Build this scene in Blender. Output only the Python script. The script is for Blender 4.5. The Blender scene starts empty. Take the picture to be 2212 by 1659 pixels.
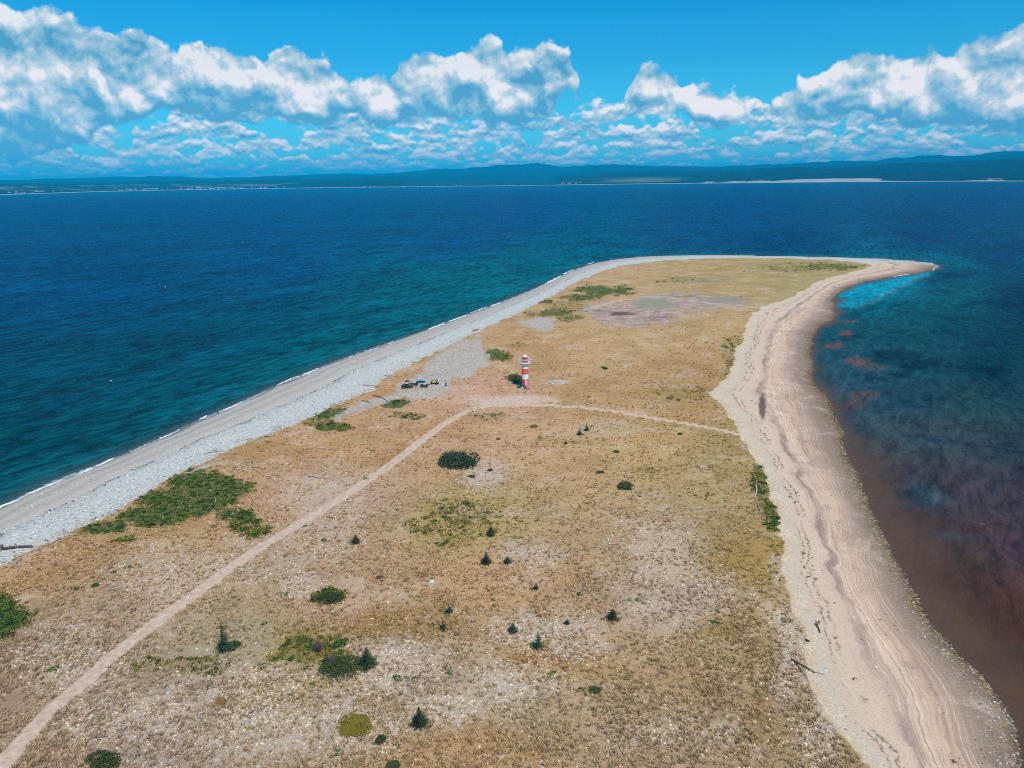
import bpy, bmesh, math, random
import numpy as np
from mathutils import Vector, Matrix, Euler
R = math.radians
rng = np.random.default_rng(7)
random.seed(7)
sc = bpy.context.scene
C = sc.collection

# ------------------------------------------------------------------ camera
FPX, CX, CY = 1600.0, 1106.0, 829.5        # focal length and centre in a 2212 x 1659 picture
H, PITCH, ROLL = 60.0, 15.4, -0.8
camd = bpy.data.cameras.new('camera'); cam = bpy.data.objects.new('camera', camd); C.objects.link(cam)
camd.sensor_width = 36; camd.lens = FPX / 2212 * 36; camd.clip_start = 0.5; camd.clip_end = 90000
RM = Matrix.Rotation(R(90 - PITCH), 3, 'X') @ Matrix.Rotation(R(ROLL), 3, 'Z')
cam.matrix_world = Matrix.Translation((0, 0, H)) @ RM.to_4x4()
sc.camera = cam
RN = np.array(RM)
cy = sc.cycles; cy.max_bounces = 3; cy.diffuse_bounces = 1; cy.glossy_bounces = 1; cy.transmission_bounces = 2; cy.volume_bounces = 0; cy.transparent_max_bounces = 6
cy.use_denoising = False; cy.filter_width = 1.0; cy.caustics_reflective = False; cy.caustics_refractive = False

# ------------------------------------------------------------------ light
SUN_EL, SUN_AZ = 56.0, 154.0               # azimuth measured clockwise from +Y: behind the camera, to the right
sd = Vector((math.sin(R(SUN_AZ)) * math.cos(R(SUN_EL)), math.cos(R(SUN_AZ)) * math.cos(R(SUN_EL)), math.sin(R(SUN_EL))))
sund = bpy.data.lights.new('sun', 'SUN'); sun = bpy.data.objects.new('sun', sund); C.objects.link(sun)
sund.energy = 3.8; sund.angle = R(0.5); sund.color = (1.0, 0.93, 0.84)
sun.rotation_euler = sd.to_track_quat('Z', 'Y').to_euler(); sun.location = (50, -80, 200)
sc.view_settings.view_transform = 'Standard'; sc.view_settings.look = 'None'
sc.view_settings.exposure = 0.0; sc.view_settings.gamma = 1.0
sc.view_settings.use_curve_mapping = False

def ray(px, py):
    d = RM @ Vector(((px - CX) / FPX, -(py - CY) / FPX, -1.0))
    return d
def at(px, py, z=1.5):
    d = ray(px, py); t = (z - H) / d.z
    return Vector((d.x * t, d.y * t, z))
def azel(px, py):
    d = ray(px, py).normalized()
    return math.atan2(d.x, d.y), math.asin(d.z)
def proj(X, Y, Z):                          # world -> measuring coordinates, arrays
    P = np.stack([X, Y, Z - H], -1) @ RN
    w = np.maximum(-P[..., 2], 8.0)
    return CX + FPX * P[..., 0] / w, CY - FPX * P[..., 1] / w

def s2l(c):
    return tuple((v / 255 / 12.92) if v / 255 <= 0.04045 else ((v / 255 + 0.055) / 1.055) ** 2.4 for v in c)

# ------------------------------------------------------------------ node helper
class NT:
    def __init__(s, tree): s.t = tree; s.n = tree.nodes; s.l = tree.links
    def put(s, sock, v):
        if v is None: return
        if isinstance(v, bpy.types.NodeSocket): s.l.new(v, sock)
        else:
            if sock.type == 'RGBA' and not isinstance(v, (int, float)) and len(v) == 3: v = (*v, 1)
            if sock.type == 'RGBA' and isinstance(v, (int, float)): v = (v, v, v, 1)
            if sock.type == 'VECTOR' and isinstance(v, (int, float)): v = (v, v, v)
            sock.default_value = v
    def node(s, typ, props=None, **ins):
        nd = s.n.new(typ)
        for k, v in (props or {}).items(): setattr(nd, k, v)
        for k, v in ins.items():
            s.put(nd.inputs[int(k[1:])] if k[0] == 'i' and k[1:].isdigit() else nd.inputs[k.replace('_', ' ')], v)
        return nd
    def m(s, op, a, b=None, c=None, clamp=False):
        nd = s.n.new('ShaderNodeMath'); nd.operation = op; nd.use_clamp = clamp
        s.put(nd.inputs[0], a); s.put(nd.inputs[1], b); s.put(nd.inputs[2], c)
        return nd.outputs[0]
    def v(s, op, a, b=None, scale=None):
        nd = s.n.new('ShaderNodeVectorMath'); nd.operation = op
        s.put(nd.inputs[0], a); s.put(nd.inputs[1], b)
        if scale is not None: s.put(nd.inputs['Scale'], scale)
        return nd.outputs['Value'] if op in ('LENGTH', 'DOT_PRODUCT', 'DISTANCE') else nd.outputs[0]
    def mix(s, f, a, b, mode='MIX'):
        nd = s.n.new('ShaderNodeMix'); nd.data_type = 'RGBA'; nd.blend_type = mode; nd.clamp_factor = True
        s.put(nd.inputs[0], f); s.put(nd.inputs[6], a); s.put(nd.inputs[7], b)
        return nd.outputs[2]
    def mr(s, x, a, b, c=0.0, d=1.0, smooth=False):
        nd = s.n.new('ShaderNodeMapRange'); nd.clamp = True
        if smooth: nd.interpolation_type = 'SMOOTHSTEP'
        for i, q in enumerate((x, a, b, c, d)): s.put(nd.inputs[i], q)
        return nd.outputs[0]
    def noise(s, vec, scale, detail=4, rough=0.55, dist=0.0, dim='3D', col=False):
        nd = s.node('ShaderNodeTexNoise', {'noise_dimensions': dim}, Vector=vec, Scale=scale, Detail=detail, Roughness=rough, Distortion=dist)
        return nd.outputs['Color'] if col else nd.outputs[0]
    def vor(s, vec, scale, feature='F1', rand=1.0, out='Distance', smooth=None, **kw):
        nd = s.node('ShaderNodeTexVoronoi', {'feature': feature}, Vector=vec, Scale=scale, Randomness=rand, **kw)
        if smooth is not None: nd.inputs['Smoothness'].default_value = smooth
        return nd.outputs[out]
    def ramp(s, f, stops, interp='LINEAR'):
        nd = s.n.new('ShaderNodeValToRGB'); e = nd.color_ramp.elements; nd.color_ramp.interpolation = interp
        while len(e) < len(stops): e.new(0.5)
        for el, (p, c) in zip(e, stops): el.position = p; el.color = (*c, 1) if len(c) == 3 else c
        s.put(nd.inputs[0], f); return nd.outputs[0]
    def sep(s, v):
        nd = s.node('ShaderNodeSeparateXYZ', i0=v); return nd.outputs
    def comb(s, x, y, z):
        return s.node('ShaderNodeCombineXYZ', i0=x, i1=y, i2=z).outputs[0]
    def attr(s, name):
        nd = s.n.new('ShaderNodeAttribute'); nd.attribute_name = name; return nd

def new_mat(name):
    m = bpy.data.materials.new(name); m.use_nodes = True
    for n in list(m.node_tree.nodes): m.node_tree.nodes.remove(n)
    t = NT(m.node_tree); out = t.n.new('ShaderNodeOutputMaterial')
    return m, t, out

# ------------------------------------------------------------------ sky
w = bpy.data.worlds.new('World'); sc.world = w; w.use_nodes = True
for n in list(w.node_tree.nodes): w.node_tree.nodes.remove(n)
W = NT(w.node_tree)
wout = W.n.new('ShaderNodeOutputWorld'); bg = W.n.new('ShaderNodeBackground')
W.l.new(bg.outputs[0], wout.inputs[0]); bg.inputs['Strength'].default_value = 0.1
STR = 0.1
sky = W.node('ShaderNodeTexSky', {'sky_type': 'NISHITA', 'sun_disc': False, 'sun_elevation': R(SUN_EL), 'sun_rotation': R(SUN_AZ), 'air_density': 1.0, 'dust_density': 0.4, 'ozone_density': 2.0, 'altitude': 100})
geo = W.n.new('ShaderNodeTexCoord')
dirn = geo.outputs['Generated']
dx, dy, dz = W.sep(dirn)
AZ = W.m('ARCTAN2', dx, dy); EL = W.m('ARCSINE', dz)
SKYT = W.mix(1.0, sky.outputs[0], (0.001, 0.84, 1.30), 'MULTIPLY')
# pale band of air low over the horizon
hb = W.mr(EL, 0.0, 0.32, 1.0, 0.0)
hb = W.m('POWER', hb, 2.3)
SKYC = W.mix(W.m('MULTIPLY', hb, 0.75), SKYT, tuple(v / STR for v in s2l((118, 206, 234))))

TOPS = [(-500,60),(-150,45),(0,30),(100,24),(165,45),(200,75),(300,92),(345,115),(372,132),(400,106),(450,97),(510,110),(548,126),(572,138),(584,102),(604,96),(640,117),(700,135),(735,157),(752,182),(775,174),(800,156),(848,164),(860,132),
 (900,118),(950,123),(985,116),(1048,105),(1064,97),(1090,121),(1150,113),(1190,111),(1222,122),(1238,150),(1250,200),(1290,206),(1303,236),(1312,268),(1338,266),(1345,192),(1364,160),(1380,140),(1405,132),(1440,149),(1470,160),(1487,181),(1530,177),
 (1552,194),(1600,194),(1625,202),(1634,226),(1652,238),(1700,204),(1720,176),(1745,171),(1782,170),(1792,155),(1826,124),(1842,110),(1862,116),(1900,130),(1940,120),(1980,115),(2005,91),(2025,101),(2036,126),(2070,115),(2080,90),(2110,79),(2140,90),(2162,96),(2190,75),(2212,70),(2600,40)]
BASE = [(-500,330),(0,330),(180,300),(215,256),(470,256),(520,246),(700,260),(740,236),(765,236),(800,262),(1000,262),(1100,262),(1180,246),(1228,205),(1243,238),(1295,238),(1312,180),(1338,180),(1350,222),(1475,224),(1500,262),(1620,262),(1645,205),(1670,240),(1850,235),(1900,262),(2212,275),(2600,290)]
AZ0, AZ1 = azel(-500, 200)[0], azel(2600, 200)[0]; EM = 0.30
def prof(nt, az, pts, per=30):
    v = [((azel(x, y)[0] - AZ0) / (AZ1 - AZ0), max(azel(x, y)[1], 0) / EM) for x, y in pts]
    v.sort(); t = nt.mr(az, AZ0, AZ1); tot = None; i = 0
    while i < len(v) - 1:
        seg = v[i:i + per]; r_ = nt.ramp(t, [(p, (e, e, e)) for p, e in seg])
        r_ = nt.node('ShaderNodeSeparateColor', {}, Color=r_).outputs[0]
        tot = r_ if tot is None else nt.m('ADD', tot, nt.m('SUBTRACT', r_, seg[0][1]))
        i += per - 1
    return nt.m('MULTIPLY', tot, EM)
g = bpy.data.node_groups.new('cloud_density', 'ShaderNodeTree')
g.interface.new_socket('P', in_out='INPUT', socket_type='NodeSocketVector')
g.interface.new_socket('D', in_out='OUTPUT', socket_type='NodeSocketFloat')
g.interface.new_socket('Detail', in_out='OUTPUT', socket_type='NodeSocketFloat')
G = NT(g); gi = G.n.new('NodeGroupInput'); go = G.n.new('NodeGroupOutput')
P = gi.outputs[0]                           # (azimuth, elevation, 0)
wn = G.noise(P, 22.0, 2, 0.55, col=True, dim='2D')
Pw = G.v('ADD', P, G.v('MULTIPLY', G.v('SUBTRACT', wn, (0.5, 0.5, 0.5)), (0.022, 0.016, 0)))
px_, py_, _ = G.sep(P); wx_, wy_, _ = G.sep(Pw)
top = prof(G, wx_, TOPS); base = prof(G, px_, BASE)
up = G.m('MULTIPLY', G.m('SUBTRACT', top, wy_), 60.0)
dn = G.m('MULTIPLY', G.m('SUBTRACT', py_, base), 50.0)
mask = G.m('SMOOTH_MIN', G.m('MINIMUM', up, 1.3), G.m('MINIMUM', dn, 1.3), 0.2)
bill = G.node('ShaderNodeTexVoronoi', {'feature': 'F1', 'voronoi_dimensions': '2D'}, Vector=Pw, Scale=28.0, Detail=4.0, Roughness=0.48, Lacunarity=2.1).outputs['Distance']
fb = G.noise(G.v('MULTIPLY', Pw, (1, 1.25, 1)), 22.0, 6, 0.54, dim='2D')
lump = G.node('ShaderNodeTexVoronoi', {'feature': 'F1', 'voronoi_dimensions': '2D'}, Vector=G.v('MULTIPLY', Pw, (1, 1.5, 1)), Scale=10.0).outputs['Distance']
det = G.m('SUBTRACT', G.m('MULTIPLY', G.m('SUBTRACT', fb, 0.5), 1.9), G.m('MULTIPLY', G.m('SUBTRACT', bill, 0.42), 1.0))
det2 = G.m('SUBTRACT', det, G.m('MULTIPLY', G.m('SUBTRACT', lump, 0.5), 1.3))
D1 = G.m('ADD', G.m('ADD', G.m('MULTIPLY', mask, 1.25), det2), 0.62)
G.l.new(D1, go.inputs[0]); G.l.new(det2, go.inputs[1])

def dens(off):
    gn = W.n.new('ShaderNodeGroup'); gn.node_tree = g
    vec = W.comb(W.m('ADD', AZ, off[0]), W.m('ADD', EL, off[1]), 0.0)
    W.l.new(vec, gn.inputs[0]); return gn.outputs[0], gn.outputs[1]
a0, q0 = dens((0, 0)); a1, q1 = dens((0.003, 0.007)); a2, q2 = dens((0.006, 0.020))
cov1 = W.mr(a0, -0.08, 0.44, 0, 1, True)
lit1 = W.m('ADD', W.m('MULTIPLY', W.m('SUBTRACT', q0, q1), 0.42), W.m('MULTIPLY', W.m('SUBTRACT', q0, q2), 0.34))
lit1 = W.m('ADD', lit1, W.m('MULTIPLY', W.m('SUBTRACT', a0, a2), 0.07))
soft = W.node('ShaderNodeTexNoise', {'noise_dimensions': '2D'}, Vector=W.comb(AZ, W.m('MULTIPLY', EL, 1.5), 0), Scale=13.0, Detail=3.0).outputs[0]
lit1 = W.m('ADD', lit1, W.m('MULTIPLY', W.m('SUBTRACT', soft, 0.5), 1.1))
bs0 = prof(W, AZ, BASE); tp0 = prof(W, AZ, TOPS)
hf = W.m('DIVIDE', W.m('SUBTRACT', EL, bs0), W.m('MAXIMUM', W.m('SUBTRACT', tp0, bs0), 0.02))
left = W.mr(AZ, -0.62, -0.15, 0.0, 1.0)
L1 = W.m('ADD', W.m('ADD', 0.56, lit1), W.m('ADD', W.mr(hf, 0.0, 0.30, -0.50, 0.0), W.mr(hf, 0.3, 0.9, 0.0, 0.12)))
L1 = W.m('SUBTRACT', L1, W.m('MULTIPLY', W.m('SUBTRACT', 1.0, left), 0.10))
L1 = W.m('MINIMUM', W.m('MAXIMUM', L1, 0.06), 1.0)
CL = [(0.0, s2l((74, 156, 198))), (0.25, s2l((122, 182, 212))), (0.5, s2l((160, 200, 220))), (0.75, s2l((204, 222, 232))), (1.0, s2l((250, 250, 250)))]
CL = [(p, tuple(v / STR / 12 for v in c)) for p, c in CL]
def ccol(L): return W.v('SCALE', W.ramp(L, CL), scale=12.0)
# rows of low, flat-based cumulus, farthest first; each is a band of separate clouds at its own elevation
f45 = W.node('ShaderNodeTexNoise', {'noise_dimensions': '2D'}, Vector=W.comb(AZ, W.m('MULTIPLY', EL, 1.7), 0), Scale=46.0, Detail=5.0, Roughness=0.54).outputs[0]
f46 = W.node('ShaderNodeTexNoise', {'noise_dimensions': '2D'}, Vector=W.comb(AZ, W.m('MULTIPLY', W.m('ADD', EL, 0.004), 1.7), 0), Scale=46.0, Detail=4.0, Roughness=0.54).outputs[0]
rel = W.m('MULTIPLY', W.m('SUBTRACT', f45, f46), 2.2)
c = SKYC
ROWS = [(388, 6, 80), (383, 6, 60), (377, 6, 60), (370, 9, 75), (362, 9, 50), (353, 14, 90), (343, 14, 60), (333, 19, 110), (321, 19, 80), (308, 26, 130), (293, 24, 95), (278, 34, 170), (262, 26, 130)]
for k, (yb, hpx, wpx) in enumerate(ROWS):
    e0 = azel(1106, yb)[1]; hh = hpx / FPX
    wv = W.node('ShaderNodeTexNoise', {'noise_dimensions': '1D'}, W=W.m('ADD', W.m('MULTIPLY', AZ, 9.0), k * 5.1), Scale=1.0, Detail=2.0).outputs[0]
    slope = W.m('ADD', e0, W.m('MULTIPLY', W.m('SUBTRACT', wv, 0.5), hh * 3.0))
    n1 = W.node('ShaderNodeTexNoise', {'noise_dimensions': '1D'}, W=W.m('ADD', W.m('MULTIPLY', AZ, FPX / wpx), k * 13.7), Scale=1.0, Detail=3.0, Roughness=0.62).outputs[0]
    n1 = W.m('ADD', n1, W.m('MULTIPLY', W.m('SUBTRACT', wv, 0.5), 0.45))
    cap = W.m('POWER', W.mr(n1, 0.37 + 0.008 * max(k - 8, 0), 0.66), 0.6)
    y = W.m('DIVIDE', W.m('SUBTRACT', EL, slope), hh)
    d = W.m('ADD', W.m('SUBTRACT', W.m('MULTIPLY', cap, 1.45), y), W.m('MULTIPLY', W.m('SUBTRACT', f45, 0.5), 1.6))
    cv = W.m('MULTIPLY', W.mr(d, 0.0, 0.4, 0, 1, True), W.mr(W.m('ADD', y, W.m('MULTIPLY', W.m('SUBTRACT', f45, 0.5), 1.0)), -0.15, 0.12, 0, 1, True))
    cv = W.m('MULTIPLY', cv, W.mr(cap, 0.0, 0.3))
    Lr = W.m('ADD', W.m('ADD', 0.32, rel), W.m('ADD', W.m('MULTIPLY', y, 0.62), W.m('MULTIPLY', W.m('SUBTRACT', soft, 0.5), 0.8)))
    farm = max(0.50 - 0.05 * k, 0.03)
    rc = W.mix(farm, ccol(Lr), tuple(v / STR for v in s2l((140, 208, 232))))
    c = W.mix(W.m('MULTIPLY', cv, 0.95), c, rc)
c = W.mix(cov1, c, ccol(L1))
# the air in front (the haze box) takes part of the light near the horizon; the sky beyond it is that much brighter there
c = W.v('MULTIPLY', c, W.mix(W.mr(EL, 0.0, 0.14), (1.75, 1.45, 1.30), (1, 1, 1)))
c = W.mix(W.mr(dz, -0.02, 0.0), tuple(v / STR for v in s2l((60, 110, 140))), c)
W.l.new(c, bg.inputs['Color'])
w.cycles.sampling_method = 'NONE'
# ------------------------------------------------------------------ names and groups
def tag(o, label=None, cat=None, group=None, kind=None):
    if label: o['label'] = label
    if cat: o['category'] = cat
    if group: o['group'] = group
    if kind: o['kind'] = kind
    return o
def link(name, me, mat=None, parent=None):
    o = bpy.data.objects.new(name, me); C.objects.link(o)
    if mat is not None and len(me.materials) == 0: me.materials.append(mat)
    if parent is not None: o.parent = parent
    return o
def empty(name, loc, rz=0.0, **k):
    o = bpy.data.objects.new(name, None); C.objects.link(o); o.location = loc; o.rotation_euler = (0, 0, rz)
    o.empty_display_size = 0.3
    return tag(o, **k)
def grid_mesh(name, X, Y, Z, attrs=None, smooth=True):
    n, m = X.shape
    me = bpy.data.meshes.new(name)
    co = np.stack([X, Y, Z], -1).astype(np.float32).reshape(-1, 3)
    me.vertices.add(n * m); me.vertices.foreach_set('co', co.ravel())
    i = np.arange(n * m).reshape(n, m)
    q = np.stack([i[:-1, :-1], i[:-1, 1:], i[1:, 1:], i[1:, :-1]], -1).reshape(-1, 4)
    me.loops.add(q.size); me.loops.foreach_set('vertex_index', q.ravel().astype(np.int32))
    me.polygons.add(len(q)); me.polygons.foreach_set('loop_start', (np.arange(len(q)) * 4).astype(np.int32))
    me.polygons.foreach_set('use_smooth', np.full(len(q), smooth))
    for k, a in (attrs or {}).items():
        at_ = me.attributes.new(k, 'FLOAT_COLOR', 'POINT')
        a = np.asarray(a, np.float32).reshape(-1, a.shape[-1])
        if a.shape[1] < 4: a = np.concatenate([a, np.ones((len(a), 4 - a.shape[1]), np.float32)], 1)
        at_.data.foreach_set('color', a.ravel())
    me.update(calc_edges=True); me.validate()
    return me

# ------------------------------------------------------------------ numpy noise and distance
_perm = rng.permutation(4096)
def vnoise(x, y, seed=0):
    xi = np.floor(x).astype(np.int64); yi = np.floor(y).astype(np.int64)
    fx = x - xi; fy = y - yi; fx = fx * fx * (3 - 2 * fx); fy = fy * fy * (3 - 2 * fy)
    def h(a, b): return _perm[(_perm[(a + seed * 131) & 4095] + b) & 4095] / 4095.0
    return (h(xi, yi) * (1 - fx) + h(xi + 1, yi) * fx) * (1 - fy) + (h(xi, yi + 1) * (1 - fx) + h(xi + 1, yi + 1) * fx) * fy
def fbm(x, y, sc_=1.0, oct_=4, rough=0.5, seed=0):
    s = 0; a = 1; t = 0; x = x * sc_; y = y * sc_
    for k in range(oct_):
        s = s + a * (vnoise(x + 17.3 * k, y - 9.1 * k, seed + k) - 0.5); t += a; a *= rough; x = x * 2.03; y = y * 2.03
    return s / t * 2
def seg_dist(X, Y, pts, closed=False):
    best = np.full(X.shape, 1e18); idx = np.zeros(X.shape, np.int32)
    n = len(pts); last = n if closed else n - 1
    for i in range(last):
        ax, ay = pts[i]; bx, by = pts[(i + 1) % n]
        vx, vy = bx - ax, by - ay; L2 = vx * vx + vy * vy + 1e-9
        t = np.clip(((X - ax) * vx + (Y - ay) * vy) / L2, 0, 1)
        d = (X - ax - t * vx) ** 2 + (Y - ay - t * vy) ** 2
        mk = d < best; best = np.where(mk, d, best); idx = np.where(mk, i, idx)
    return np.sqrt(best), idx
def inside(X, Y, pts):
    r = np.zeros(X.shape, bool); n = len(pts)
    for i in range(n):
        ax, ay = pts[i]; bx, by = pts[(i + 1) % n]
        if ay == by: continue
        c_ = ((ay > Y) != (by > Y)) & (X < (bx - ax) * (Y - ay) / (by - ay) + ax)
        r ^= c_
    return r
def smooth(a, b, x):
    t = np.clip((x - a) / (b - a), 0, 1); return t * t * (3 - 2 * t)
def chaikin(p, k=2, closed=False):
    for _ in range(k):
        q = [] if closed else [p[0]]
        n = len(p)
        for i in range(n if closed else n - 1):
            a, b = p[i], p[(i + 1) % n]
            q += [(a[0]*.75+b[0]*.25, a[1]*.75+b[1]*.25), (a[0]*.25+b[0]*.75, a[1]*.25+b[1]*.75)]
        if not closed: q.append(p[-1])
        p = q
    return p
def G2(lst, z): return [tuple(at(x, y, z)[:2]) for x, y in lst]

# ------------------------------------------------------------------ outline of the spit
WEST = [(-700,1440),(-300,1245),(0,1100),(60,1068),(130,1035),(245,993),(330,955),(445,903),(520,870),(620,825),(720,783),(815,750),(940,708),(1060,662),(1150,627),(1200,602),(1240,583),(1290,567),(1350,557.5),(1420,553.5),(1500,551.5),(1600,552),(1700,554),(1800,556),(1900,559),(1960,563),(2000,567),(2022,572),(2029,577)]
EAST = [(2029,577),(2010,585),(1960,594),(1900,602),(1860,611),(1830,622),(1808,637),(1800,655),(1810,675),(1800,695),(1775,705),(1758,725),(1753,760),(1760,790),(1755,815),(1768,835),(1785,855),(1800,880),(1815,920),(1822,955),(1835,990),(1855,1030),(1880,1090),(1905,1150),(1935,1210),(1975,1280),(2010,1340),(2060,1400),(2108,1450),(2150,1492),(2180,1540),(2198,1600),(2215,1680),(2250,1800)]
west = G2(WEST, 0.0); east = G2(EAST, 0.0)
# behind the camera the spit carries on
west = [(-330, -60), (-200, 5)] + west[1:]
east = east + [(100, 10), (130, -60)]
water_line = chaikin(west, 1)[:-1] + chaikin(east, 1)
n_west = len(chaikin(west, 1)) - 1
GW = [(-300,1330),(-100,1268),(0,1225),(60,1192),(140,1157),(230,1114),(330,1060),(370,1032),(440,997),(510,964),(560,945),(610,930),(700,889),(760,862),(800,845),(850,806),(900,780),(960,752),(1030,716),(1090,690),(1140,665),(1190,640),(1240,612),(1290,590),(1340,574),(1420,564),(1500,559),(1600,557),(1700,558.5),(1800,562),(1860,567)]
GE = [(1885,573),(1850,585),(1800,597),(1765,607),(1740,622),(1700,645),(1670,655),(1640,662),(1628,676),(1611,712),(1601,738),(1585,764),(1580,800),(1559,821),(1530,847),(1559,873),(1580,905),(1601,941),(1640,1000),(1665,1050),(1682,1110),(1692,1160),(1690,1220),(1712,1300),(1735,1370),(1745,1440),(1790,1540),(1850,1620),(1900,1700),(1990,1850)]
grass_poly = [(-260, -60), (-160, 20)] + G2(GW, 1.5)[1:] + G2(GE, 1.5) + [(70, 10), (90, -60)]

# ------------------------------------------------------------------ terrain grid
NU, NV = 860, 660
th = np.linspace(R(-12), R(85.35), NV)
yy_ = H * np.tan(th)
uu_ = np.linspace(-0.86, 0.86, NU)
U, Yg = np.meshgrid(uu_, yy_); Xg = U * (Yg + 30.0)
PX, PY = proj(Xg, Yg, np.full(Xg.shape, 1.5))

wob = fbm(Xg, Yg, 0.12, 4, 0.55, 3)
dW, iW = seg_dist(Xg, Yg, water_line)
land = inside(Xg, Yg, water_line)
sdW = np.where(land, dW, -dW)
sdW = sdW + wob * np.clip(0.5 + Yg * 0.003, 0.5, 2.0)
is_w = (iW < n_west).astype(float)
dG, _ = seg_dist(Xg, Yg, grass_poly, True)
ing = inside(Xg, Yg, grass_poly)
sdG = np.where(ing, dG, -dG)
wobg = fbm(Xg, Yg, 0.25, 5, 0.6, 11)
sdG = sdG + wobg * np.clip(0.8 + Yg * 0.006, 1, 3.5)
T = np.clip(-sdG, 0, None) / (np.clip(-sdG, 0, None) + np.clip(sdW, 0.01, None))
T = np.where(sdG > 0, 0, T)

Zg = np.where(is_w > 0.5, np.clip(sdW * 0.11, -6, None), np.clip(sdW * np.where(sdW > 0, 0.05, 0.03), -2.0, None))
Zg = 1.55 * (1 - np.exp(-np.clip(Zg, 0, None) / 0.9)) + np.minimum(Zg, 0)
berm = np.exp(-((T - 0.32) / 0.12) ** 2) * is_w * 0.35 * (sdG < 0)
Zg = Zg + berm * smooth(0, 6, sdW)
Zg = Zg + smooth(0, 4, sdG) * (0.15 * fbm(Xg, Yg, 0.09, 4, 0.5, 21) + 0.07 * fbm(Xg, Yg, 0.9, 3, 0.6, 31))
Zg = Zg + 0.03 * fbm(Xg, Yg, 1.3, 3, 0.6, 41) * (sdW > 0)

def ell(lst, soft=0.30, warp=0.75, seed=50):
    n = fbm(Xg, Yg, 0.16, 6, 0.68, seed); n2 = fbm(Xg, Yg, 0.05, 3, 0.5, seed + 7)
    out = np.zeros(Xg.shape)
    for e_ in lst:
        cx, cy, rx, ry = e_[:4]; s_ = e_[4] if len(e_) > 4 else 1.0
        q = 1 - np.sqrt(((PX - cx) / rx) ** 2 + ((PY - cy) / ry) ** 2)
        q = q + warp * (n + 0.5 * n2)
        out = np.maximum(out, s_ * smooth(-soft * 0.5, soft, q))
    return out
def poly(pts, soft=2.2, warp=3.4, seed=60):
    p = G2(pts, 1.5); d, _ = seg_dist(Xg, Yg, p, True); s_ = np.where(inside(Xg, Yg, p), d, -d)
    s_ = s_ + fbm(Xg, Yg, 0.22, 5, 0.6, seed) * warp
    return smooth(-soft, soft, s_)
green = ell([(455,1055,80,36),(390,1088,115,38),(330,1120,100,30),(235,1142,85,24),(505,1112,50,17),(540,1140,55,22,.75),(270,1166,45,12,.8),
  (0,1335,85,62),(715,893,52,11),(728,922,48,11),(690,906,45,16,.6),(852,873,32,9),(885,897,42,8,.6),(1072,768,36,13,.95),(1120,748,30,10,.5),
  (1300,629,76,12),(1250,643,50,8,.8),(1195,677,52,9,.85),(1232,687,40,10,.7),(1178,652,20,4),(1235,665,65,16,.5),
  (1650,1045,30,48,.75),(1668,1095,24,55,.85),(1582,765,24,50,.5),(1585,870,40,14,.35),(1800,575,62,9,.8),(1740,577,100,12,.5),
  (1350,1050,26,8,.65),(1390,1015,45,10,.4),(680,1415,130,50,.62),(725,1432,62,28,1),(715,1288,38,20,.9),(1060,900,45,8,.45),(985,1125,80,50,.35),
  (700,1480,55,18,.5),(400,1440,130,20,.45),(1490,605,60,8,.4),(1500,850,80,20,.35)])
pale = ell([(1180,1370,150,55,1),(1230,1390,110,50,.8),(1045,1025,70,45,.9),(380,1230,150,70,.55),(150,1420,170,80,.6),(620,1480,260,80,.6),(850,1450,160,90,.7),
  (1090,1470,115,60,.9),(950,1530,100,50,.9),(650,1570,320,90,.8),(300,1560,220,80,.55),(690,1180,100,60,.5),(700,1055,120,70,.45),(1150,1190,90,34,.6),
  (1430,1190,130,95,.5),(1500,1290,140,70,.5),(1710,1410,50,140,.8),(1400,1570,240,70,.35),(640,1260,70,45,.7),(1205,826,30,6,1),(1780,1560,60,110,.9),
  (560,1220,120,60,.5),(1300,930,90,30,.3),(860,900,60,20,.25),(1680,1230,25,60,.7)], soft=0.8, warp=0.5, seed=70)
gravel = np.maximum.reduce([poly([(845,850),(905,798),(960,752),(1035,722),(1055,765),(1062,792),(1005,812),(965,832),(972,858),(915,862),(870,858),(845,868),(800,885),(760,895),(735,910),(715,905),(745,885),(790,862)]),
  poly([(385,1030),(440,1004),(515,988),(470,1004),(420,1020)], 0.6, 0.6), ell([(1160,698,50,16,.9),(1040,700,30,14,.5),(1110,680,30,8,.5)], seed=81)])
mud = ell([(1375,677,110,27),(1480,652,150,17,.8),(1570,655,60,10,.6),(1340,676,60,14)], seed=90)
muddark = ell([(1345,678,32,5),(1300,672,20,4,.5),(1420,686,40,5,.4),(1647,872,8,28,1),(1480,640,30,3,.4)], seed=91, warp=0.5)
sage = ell([(1415,659,55,13),(1560,648,55,9),(1510,607,60,7,.5)], seed=92)
def path(pts, half, seed, soft=0.35):
    p = chaikin(G2(pts, 1.5), 2); d, _ = seg_dist(Xg, Yg, p)
    d = d + 0.25 * fbm(Xg, Yg, 0.7, 3, 0.5, seed)
    return smooth(half + soft, half - soft, d), d
P1, d1 = path([(-120,1800),(0,1655),(60,1590),(130,1515),(200,1460),(290,1380),(400,1300),(500,1225),(600,1160),(700,1100),(800,1035),(850,1000),(900,960),(960,915),(1010,888),(1045,878),(1130,872)], 1.12, 101)
P2, d2 = path([(1100,873),(1200,877),(1290,882),(1350,892),(1450,908),(1530,922),(1600,935),(1660,955)], 0.85, 102)
P3, d3 = path([(1640,664),(1560,660),(1500,648),(1400,640),(1330,650),(1280,665)], 2.5, 103, 1.5)
centre = (smooth(0.40, 0.10, np.abs(d1)) * (0.35 + 0.65 * smooth(900, 980, 2000 - PY))) * (0.5 + 0.5 * np.sign(fbm(Xg, Yg, 0.6, 2, 0.5, 104)))
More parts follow.
